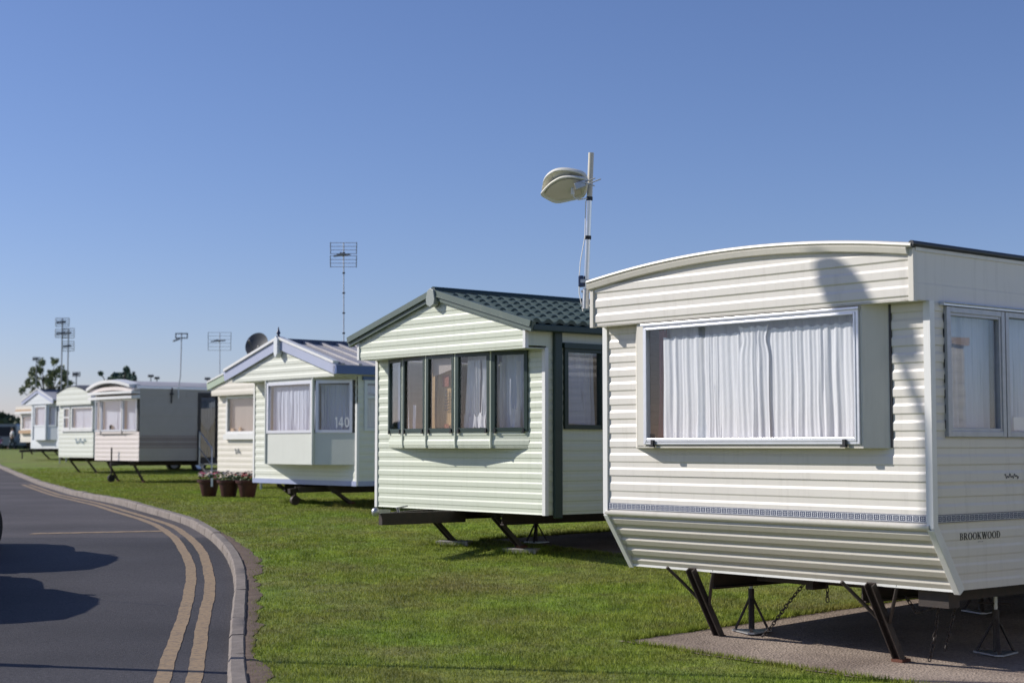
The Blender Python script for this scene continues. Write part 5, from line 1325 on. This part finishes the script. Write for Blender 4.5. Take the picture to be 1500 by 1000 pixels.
# dark satellite dish behind the ivory gable
Yd = 37.5; c = at_depth(376, 505, Yd); pb2 = at_depth(384, 560, Yd)
t = empty('satellite_dish', (c.x, Yd, g(Yd))); tag(t, 'dark round satellite dish rising behind ivory caravan gable', 'satellite dish')
hz = c.z-g(Yd); ax = Vector((-.35, -.9, .28)).normalized().to_track_quat('Z', 'Y').to_matrix()
MB().lathe([(.0, -.055), (.10, -.05), (.20, -.03), (.295, .0), (.31, .004), (.295, -.012), (.18, -.05), (.0, -.075)], 24, (0, 0, hz), ax).build('dish', 'dish_dark', t, 50)
MB().tube([(.12, .12, 0), (.12, .12, hz-.1), (.02, .05, hz-.02)], .03, 8).build('pole', 'sheet_post', t, 50)
MB().tube([Vector((0, 0, hz))+ax @ Vector((0, -.26, 0)), Vector((0, 0, hz))+ax @ Vector((0, -.05, .33))], .012, 6).bar(Vector((0, 0, hz))+ax @ Vector((0, -.06, .30)), Vector((0, 0, hz))+ax @ Vector((0, -.02, .38)), .05).build('feed_arm', 'letter_grey', t, 50)

# ================================================================== VEHICLES
def hatchback(name, X, Y, rz, label, paint_m, Lc=3.3, wd=1.5, ht=1.38, group=None):
    t = empty(name, (X, Y, g(Y)-ROAD_D+.0)); t.rotation_euler = (0, 0, rz); tag(t, label, 'car', group)
    hw = wd/2
    st_ = [0, .05, .15, .35, .6, .9, 1.25, 1.7, 2.2, 2.6, 2.9, 3.1, 3.22, 3.3]
    zbod = [.52, .62, .70, .76, .80, .85, .88, .90, .91, .92, .92, .90, .84, .62]
    wf_ = [.62, .80, .90, .96, .99, 1, 1, 1, 1, 1, .99, .96, .90, .78]
    k = Lc/3.3
    def ring(i):
        y = Lc/2-st_[i]*k; w = hw*wf_[i]; zb_ = zbod[i]; lo = .24 if 2 < i < 11 else .30
        return [(-w*.86, y, lo), (-w*.98, y, lo+.1), (-w, y, .52), (-w*.97, y, max(.53, zb_-.10)), (-w*.86, y, zb_-.02), (-w*.45, y, zb_), (w*.45, y, zb_), (w*.86, y, zb_-.02), (w*.97, y, max(.53, zb_-.10)), (w, y, .52), (w*.98, y, lo+.1), (w*.86, y, lo)]
    mb = MB(); n = 12
    for i in range(len(st_)): mb.v += ring(i)
    for i in range(len(st_)-1):
        for j in range(n): j2 = (j+1) % n; mb.f.append((i*n+j, i*n+j2, (i+1)*n+j2, (i+1)*n+j))
    mb.f.append(tuple(range(n))); mb.f.append(tuple((len(st_)-1)*n+q for q in range(n)))
    mb.build('body', paint_m, t, 50)
    cs = [.88, 1.15, 1.42, 1.8, 2.3, 2.75, 3.05, 3.18]; cz = [.88, 1.14, 1.33, ht, ht, ht-.05, 1.10, .92]; cwid = [.88, .83, .78, .77, .77, .76, .80, .86]
    mb = MB()
    for i in range(8):
        y = Lc/2-cs[i]*k; w = hw*cwid[i]; b = hw*.93; zt_ = cz[i]
        mb.v += [(-b, y, .86), (-(b+w)/2, y, .86+(zt_-.86)*.55), (-w, y, zt_-.03), (-w*.8, y, zt_), (w*.8, y, zt_), (w, y, zt_-.03), ((b+w)/2, y, .86+(zt_-.86)*.55), (b, y, .86)]
    for i in range(7):
        for j in range(7): mb.f.append((i*8+j, i*8+j+1, (i+1)*8+j+1, (i+1)*8+j))
    mb.build('glasshouse', 'letter_black', t, 40)
    mb = MB()
    for i in range(2, 6):
        y = Lc/2-cs[i]*k; w = hw*cwid[i]; mb.v += [(-w*1.01, y, cz[i]-.05), (-w*.8, y, cz[i]+.008), (w*.8, y, cz[i]+.008), (w*1.01, y, cz[i]-.05)]
    for i in range(3):
        for j in range(3): mb.f.append((i*4+j, i*4+j+1, (i+1)*4+j+1, (i+1)*4+j))
    mb.build('roof', paint_m, t, 40)
    for sgn in (-1, 1):
        for c_ in (1.78, 2.32):
            y = Lc/2-c_*k; MB().bar((sgn*hw*.94, y, .86), (sgn*hw*.775, y-.02, ht-.04), .05, .03).build('pillar', paint_m, t)
        for y in (Lc/2-.55*k, -Lc/2+.55*k):
            axm = Matrix.Rotation(math.pi/2, 3, 'Y'); wh = MB().lathe([(.17, -.085), (.25, -.09), (.27, -.06), (.27, .06), (.25, .09), (.17, .085)], 20, (sgn*(hw-.07), y, .27), axm).build('wheel', 'tyre', t, 40)
            MB().lathe([(.0, -.07), (.16, -.075), (.175, .075), (.0, .07)], 14, (sgn*(hw-.07), y, .27), axm).build('rim', 'galvanised', wh, 40)
        MB().hexa([(sgn*hw*.92, Lc/2-1.2*k, .92), (sgn*(hw+.16), Lc/2-1.22*k, .93), (sgn*(hw+.16), Lc/2-1.30*k, .93), (sgn*hw*.92, Lc/2-1.28*k, .92), (sgn*hw*.92, Lc/2-1.2*k, 1.02), (sgn*(hw+.15), Lc/2-1.22*k, 1.05), (sgn*(hw+.15), Lc/2-1.30*k, 1.05), (sgn*hw*.92, Lc/2-1.28*k, 1.02)]).build('door_mirror', paint_m, t)
        MB().bar((sgn*hw*.50, Lc/2-.04*k, .58), (sgn*hw*.76, Lc/2-.10*k, .60), .06, .13).build('headlight', 'lamp_white', t); MB().bar((sgn*hw*.70, -Lc/2+.02, .74), (sgn*hw*.88, -Lc/2+.06, .74), .06, .16).build('tail_light', 'lamp_red', t)
    for s_, y in ((1, Lc/2+.02), (-1, -Lc/2-.02)): MB().bar((-hw*.84, y-.05*s_, .40), (hw*.84, y-.05*s_, .40), .12, .16).build('bumper', 'black_plastic', t, bevel=.03)
    MB().tube([(hw*.3, Lc/2-1.3*k, 1.2), (hw*.45, Lc/2-1.75*k, ht+.62)], .006, 5).build('radio_mast', 'black_plastic', t)
    return t
hatchback('parked_car', -7.42, 19.15, R(-2), 'dark red small hatchback parked on the road, front end showing', 'car_red', group='small cars parked along the road')
hatchback('parked_car', -6.68, 15.45, R(-1), 'dark blue small hatchback parked behind the dark red one', 'car_blue', group='small cars parked along the road')
o = hatchback('parked_car', -40.35, 118.0, R(80), 'bright red car parked on the far grass by the hedge', 'car_far_red', Lc=3.9, wd=1.65, ht=1.42); o.location.z = g(118)
# grey panel van far off
Yv = 137; Xv = (13-750)/F_PX*Yv
t = empty('parked_van', (Xv, Yv, g(Yv))); tag(t, 'slate grey panel van parked beyond the red car', 'van')
MB().prism([(-1.0, .35), (1.0, .35), (1.0, 1.25), (.93, 2.05), (.80, 2.2), (-.80, 2.2), (-.93, 2.05), (-1.0, 1.25)], lambda x, z: (x, -.6, z), lambda x, z: (x, 3.2, z)).build('body', 'car_grey', t, 30)
MB().prism([(-.98, .35), (.98, .35), (.98, .95), (.9, 1.05), (-.9, 1.05), (-.98, .95)], lambda x, z: (x, -1.4, z*.95), lambda x, z: (x, -.6, z)).build('bonnet', 'car_grey', t, 30)
MB().hexa([(-.85, -.72, 1.15), (.85, -.72, 1.15), (.85, -.59, 1.15), (-.85, -.59, 1.15), (-.8, -.62, 1.95), (.8, -.62, 1.95), (.8, -.595, 1.95), (-.8, -.595, 1.95)]).build('windscreen', 'letter_black', t)
for sx_ in (-1, 1):
    for y in (-.85, 2.2):
        wh = MB().lathe([(.2, -.1), (.32, -.1), (.34, 0), (.32, .1), (.2, .1)], 16, (sx_*.9, y, .34), Matrix.Rotation(math.pi/2, 3, 'Y')).build('wheel', 'tyre', t, 40)
    MB().bar((sx_*.6, -1.42, .72), (sx_*.9, -1.40, .74), .06, .18).build('headlight', 'lamp_white', t)

# ================================================================== PERSON walking far off
def skin_obj(name, pts, edges, m, parent, root=0, sub=2):
    me = bpy.data.meshes.new(name); me.from_pydata([p[:3] for p in pts], edges, []); me.update()
    o = bpy.data.objects.new(name, me); col.objects.link(o); o.parent = parent; me.materials.append(M(m))
    md = o.modifiers.new('skin', 'SKIN'); md.use_smooth_shade = True
    for i, p in enumerate(pts): me.skin_vertices[0].data[i].radius = (p[3], p[3]*(p[4] if len(p) > 4 else 1)); me.skin_vertices[0].data[i].use_root = (i == root)
    sb_ = o.modifiers.new('sub', 'SUBSURF'); sb_.levels = sub; sb_.render_levels = sub; return o
Yp = 126; Xp = (19-750)/F_PX*Yp
t = empty('person', (Xp, Yp, g(Yp)), R(-60)); tag(t, 'person in white shirt and dark trousers walking on the far grass', 'person')
bp_ = [(0, 0, .95, .14), (0, 0, 1.15, .13), (0, .02, 1.40, .16), (0, .02, 1.50, .06), (0, .03, 1.56, .06), (0, .04, 1.66, .095), (0, .04, 1.74, .07),
       (.18, .02, 1.43, .055), (.22, -.08, 1.18, .045), (.22, .10, .98, .036), (.22, .16, .90, .03), (-.18, .02, 1.43, .055), (-.23, .06, 1.18, .045), (-.23, .22, 1.05, .036), (-.22, .28, 1.0, .03),
       (.09, 0, .90, .09), (.10, .16, .52, .065), (.10, .10, .10, .045), (.10, .20, .04, .04), (-.09, 0, .90, .09), (-.10, -.06, .52, .065), (-.10, -.30, .16, .045), (-.10, -.24, .04, .04)]
be = [(0, 1), (1, 2), (2, 3), (3, 4), (4, 5), (5, 6), (2, 7), (7, 8), (8, 9), (9, 10), (2, 11), (11, 12), (12, 13), (13, 14), (0, 15), (15, 16), (16, 17), (17, 18), (0, 19), (19, 20), (20, 21), (21, 22)]
skin_obj('body', bp_, be, 'skin', t)
skin_obj('shirt', [(0, 0, .92, .165), (0, 0, 1.15, .16), (0, .02, 1.40, .185), (0, .02, 1.48, .10), (.18, .02, 1.43, .075), (.21, -.06, 1.22, .065), (-.18, .02, 1.43, .075), (-.22, .05, 1.22, .065)], [(0, 1), (1, 2), (2, 3), (2, 4), (4, 5), (2, 6), (6, 7)], 'shirt', t)
skin_obj('trousers', [(0, 0, .98, .16), (.09, 0, .88, .115), (.10, .16, .52, .085), (.10, .10, .10, .068), (-.09, 0, .88, .115), (-.10, -.06, .52, .085), (-.10, -.30, .16, .068)], [(0, 1), (1, 2), (2, 3), (0, 4), (4, 5), (5, 6)], 'trousers', t)
MB().lathe([(.001, 1.80), (.06, 1.79), (.10, 1.74), (.108, 1.68), (.10, 1.62)], 12, (0, .02, 0)).build('hair', 'hair', t, 60)

# ================================================================== STREET LAMP and POLE (left of the frame; their shadows cross the picture)
LX, LY = -5.2, 11.90
t = empty('street_lamp', (LX, LY, g(LY)-.0)); tag(t, 'grey street lamp with short arm on the left verge', 'street lamp')
MB().tube([(0, 0, 0), (0, 0, 1.0), (0, 0, 1.02), (0, 0, 6.22), (.08, 0, 6.43), (.70, .015, 6.49)], [.075, .07, .045, .038, .034, .03], 10).build('post', 'sheet_post', t, 50)
MB().box(-.13, .13, -.13, .13, 0, .04).build('base_plate', 'sheet_post', t)
hd = MB(); nS = 14
for i in range(nS):
    s = i/(nS-1); c = Vector((.62+.62*s, .015, 6.49+.01*s)); w = .045+.110*math.sin(math.pi*min(1, s*.78+.12))**.6*(1 if s < .98 else .6); h = .04+.045*math.sin(math.pi*min(1, s*.85+.08))
    for q in range(12):
        a = 2*math.pi*q/12; hd.v.append((c.x, c.y+w*math.cos(a), c.z+h*math.sin(a)))
for i in range(nS-1):
    for q in range(12): hd.f.append((i*12+q, i*12+(q+1) % 12, (i+1)*12+(q+1) % 12, (i+1)*12+q))
hd.f.append(tuple(range(12))); hd.f.append(tuple((nS-1)*12+q for q in range(12)))
hd.build('lamp_head', 'sheet_post', t, 60)

# ================================================================== TREES, SHRUBS, HEDGE
def leaf_clump(mb, c, rad, n, r2, size, squash=(1, 1, 1)):
    for _ in range(n):
        v = Vector((r2.gauss(0, 1), r2.gauss(0, 1), r2.gauss(0, 1))).normalized()*(r2.random()**.8)*1.45
        p = Vector(c)+Vector((v.x*rad*squash[0], v.y*rad*squash[1], v.z*rad*squash[2])); d = Vector((r2.uniform(-1, 1), r2.uniform(-1, 1), r2.uniform(-.8, .9))).normalized()*size*r2.uniform(.6, 1.3)
        w = d.cross(Vector((r2.uniform(-1, 1), r2.uniform(-1, 1), r2.uniform(-1, 1)))).normalized()*size*.38
        mb.add([p-d*.5, p+w, p+d*.5, p-w], [(0, 1, 2, 3)])
mat('tree_leaf', (.17, .20, .10), .6, c2=(.28, .31, .17), vscale=.8)
mat('conifer_leaf', (.06, .11, .085), .6, c2=(.11, .17, .125), vscale=1.2)
mat('hedge_leaf', (.045, .06, .035), .7, c2=(.075, .095, .05), vscale=.2)
def px_tree(name, label, Y, base_px, clumps, m, seed, leaf, nper=150, limb=.09):
    r2 = random.Random(seed); k = Y/F_PX; b = at_depth(base_px, 600, Y); zg_ = g(Y)
    t = empty(name, (b.x, Y, zg_)); tag(t, label, 'tree')
    cr = MB(); tr = MB(); cs = []
    for (x, y, rp) in clumps:
        c = at_depth(x, y, Y)-Vector((b.x, Y, zg_)); c.y += r2.uniform(-1, 1)*1.1; cs.append((c, rp*k))
        leaf_clump(cr, c, rp*k*.85, int(nper*1.6*(rp/6)**1.5), r2, leaf)
        for _ in range(5):
            v = Vector((r2.gauss(0, 1), r2.gauss(0, 1), r2.gauss(0, 1))).normalized()*rp*k*r2.uniform(.8, 1.7); leaf_clump(cr, c+v, rp*k*.45, int(nper*.35*(rp/6)**1.5), r2, leaf*.85)
    fork = Vector((0, 0, min(c.z for c, _ in cs)*.62))
    tr.tube([(0, 0, 0), (.05, 0, fork.z*.5), tuple(fork)], [limb*1.6, limb*1.25, limb], 8)
    for c, _ in cs: mid = fork.lerp(c, .55)+Vector((r2.uniform(-.1, .1), 0, .25)); tr.tube([fork, mid, c], [limb*.7, limb*.42, limb*.12], 6)
    tr.build('trunk', 'bark', t, 60); cr.build('crown', m, t, recalc=False); return t
px_tree('broadleaf_tree', 'loose ragged broadleaf tree behind the small blue gable', 104, 68, [(46, 549, 5), (41, 563, 5), (54, 541, 4), (62, 529, 4.2), (60, 540, 5), (50, 575, 5), (58, 561, 5), (66, 556, 6), (74, 545, 4), (80, 540, 5), (85, 531, 4.5), (84, 549, 5), (76, 560, 5), (70, 572, 6), (60, 580, 6), (92, 552, 4), (98, 546, 5), (97, 560, 5), (88, 566, 5), (80, 580, 6), (44, 585, 5), (36, 572, 3.5)], 'tree_leaf', 5, .24, 46)
px_tree('conifer_tree', 'low dark blue-green conifer top over the beige caravan roof', 76, 178, [(162, 553, 4), (168, 557, 4.5), (173, 551, 4), (179, 555, 5), (184, 547, 3.6), (187, 541, 2.6), (188, 553, 4.5), (194, 552, 2.6), (156, 548, 2.2), (180, 564, 7), (168, 566, 7), (190, 564, 6)], 'conifer_leaf', 6, .22, 90)
# far hedge
hb = MB(); r2 = random.Random(3)
n = 26000; 
X = np.array([r2.uniform(-150, 40) for _ in range(n)]); 
Yh = 178+np.array([r2.uniform(-2, 2) for _ in range(n)])
top = 3.3+.5*np.sin(X*.21)+.35*np.sin(X*.63+1)+.3*np.sin(X*1.7)
zz = 1.0+top*np.array([r2.random()**.6 for _ in range(n)])
vs_, fs_ = [], []
for i in range(n):
    a = r2.uniform(0, 6.28); s = r2.uniform(.25, .55); dx, dz, dy = math.cos(a)*s, math.sin(a)*s, r2.uniform(-.3, .3)
    o_ = len(vs_); vs_ += [(X[i]-dx, Yh[i]-dy, zz[i]-dz), (X[i]+dz*.6, Yh[i]+dy, zz[i]-dx*.6), (X[i]+dx, Yh[i]+dy, zz[i]+dz), (X[i]-dz*.6, Yh[i], zz[i]+dx*.6)]; fs_.append((o_, o_+1, o_+2, o_+3))
hb.v, hb.f = vs_, fs_
hb.box(-150, 40, 177.2, 178.8, .8, 3.6)
o = hb.build('hedge', 'hedge_leaf', recalc=False); tag(o, 'dark far hedge line closing the view at the horizon', 'hedge', kind='stuff')

# ================================================================== GRASS BLADES
rng = np.random.default_rng(11)
order = np.argsort(ky); kys, kxs = ky[order], kx[order]
soil_arr = np.array([max(.05, soil_w(k)) for k in range(KN)])[order]*np.clip((26-kys)/5, .0, 1)
bx, by, bh_, bw_ = [], [], [], []
for y0 in np.arange(8.6, 62, .5):
    yc = y0+.25; xl = float(np.interp(yc, kys, kxs)); xr = .345*yc+1.2
    dens = 3400 if yc < 13 else 3400*(13/yc)**1.75
    n = int(dens*(xr-xl)*.5)
    X = rng.uniform(xl, xr, n); Y = rng.uniform(y0, y0+.5, n)
    sw = np.interp(Y, kys, soil_arr); kxi = np.interp(Y, kys, kxs)
    edge = X-(kxi+.15+sw*.95/np.maximum(.35, 1))
    keep = (edge > 0) | (rng.random(n) < np.exp(np.minimum(edge, 0)/.06)*.9) | (rng.random(n) < .05)
    keep &= X > kxi+.16
    for (v, u0, u1, v0, v1) in PADS:
        P_ = np.stack([X, Y], 1)-v.o; uu, vv = P_@v.u, P_@v.v
        wob = .05*np.sin(vv*9)+.05*np.sin(uu*7+2)+.04*np.sin(uu*23+vv*17)
        keep &= ~((uu > u0+.02+wob) & (uu < u1) & (vv > v0+.03+wob) & (vv < v1))
    X, Y = X[keep], Y[keep]
    # mown unevenness: taller tufts in clumps
    cl_ = .5+.5*np.sin(X*2.3+1.7*np.sin(Y*1.9))*np.sin(Y*2.9+1.3*np.sin(X*1.1))
    hh = rng.uniform(.012, .030, len(X))*(.75+.6*cl_)
    hh = np.where(rng.random(len(X)) < .04, hh*1.7, hh)
    bx.append(X); by.append(Y); bh_.append(hh); bw_.append(np.full(len(X), .0042*max(1, (yc/13))**.9))
def tufts(X, Y, lo, hi):
    bx.append(np.asarray(X)); by.append(np.asarray(Y)); bh_.append(rng.uniform(lo, hi, len(X))); bw_.append(np.full(len(X), .0045))
for (v, u0, u1, v0, v1) in PADS:          # longer grass along the edges of the hard standings
    n = 2600; a = rng.uniform(u0, u1, n); b = v0-np.abs(rng.normal(0, .035, n))+.02; tufts(v.o[0]+a*v.u[0]+b*v.v[0], v.o[1]+a*v.u[1]+b*v.v[1], .02, .055)
    n = 3200; b = rng.uniform(v0, v0+4.5, n); a = u0-np.abs(rng.normal(0, .035, n))+.02; tufts(v.o[0]+a*v.u[0]+b*v.v[0], v.o[1]+a*v.u[1]+b*v.v[1], .03, .075)
for (v, u, w_) in ((GV, .96, .5), (GV, 2.24, .5), (BV, .78, .52), (BV, 2.42, .52)):      # tufts round the leg blocks
    n = 900; an = rng.uniform(0, 6.283, n); x0, y0, _ = v.world(u, w_, 0); rr = rng.uniform(.9, 1.25, n)
    tufts(x0+.25*rr*np.cos(an), y0+.16*rr*np.sin(an), .03, .09)
n = 9000                                   # scattered coarse tufts
yy = 9.5+25*rng.random(n)**1.5; cx_ = rng.uniform(0, 1, n); xl_ = np.interp(yy, kys, kxs)+.5; xx = xl_+(.34*yy+.5-xl_)*cx_
kp_ = np.ones(n, bool)
for (v, u0, u1, v0, v1) in PADS:
    P_ = np.stack([xx, yy], 1)-v.o; uu, vv = P_@v.u, P_@v.v; kp_ &= ~((uu > u0-.05) & (uu < u1) & (vv > v0-.05) & (vv < v1))
kp_ &= (np.sin(xx*1.9+2*np.sin(yy*.7))+np.sin(yy*2.3+1.5*np.sin(xx*.9))+rng.normal(0, .4, n)) > .75
tufts(xx[kp_], yy[kp_], .03, .06)
bx, by, bh_, bw_ = map(np.concatenate, (bx, by, bh_, bw_))
N = len(bx); gz = np.interp(by, _ys, _zs)-.014+(.003*np.sin(bx*1.7+by*.6)*np.sin(by*1.3-bx*.4))
ang = rng.uniform(0, 2*np.pi, N); la = rng.uniform(0, 2*np.pi, N); lean = rng.uniform(.1, .9, N)*bh_
V = np.empty((N, 3, 3), np.float32)
V[:, 0] = np.stack([bx-np.cos(ang)*bw_, by-np.sin(ang)*bw_, gz-.004], 1); V[:, 1] = np.stack([bx+np.cos(ang)*bw_, by+np.sin(ang)*bw_, gz-.004], 1); V[:, 2] = np.stack([bx+np.cos(la)*lean, by+np.sin(la)*lean, gz+bh_], 1)
me = bpy.data.meshes.new('grass'); me.vertices.add(N*3); me.vertices.foreach_set('co', V.ravel()); me.loops.add(N*3); me.loops.foreach_set('vertex_index', np.arange(N*3, dtype=np.int32))
me.polygons.add(N); me.polygons.foreach_set('loop_start', np.arange(0, N*3, 3, dtype=np.int32)); me.update(calc_edges=True); me.materials.append(M('blade'))
o = bpy.data.objects.new('grass', me); col.objects.link(o); tag(o, 'short mown green grass covering the lawn around the caravans', 'grass', kind='stuff')
print('blades', N)
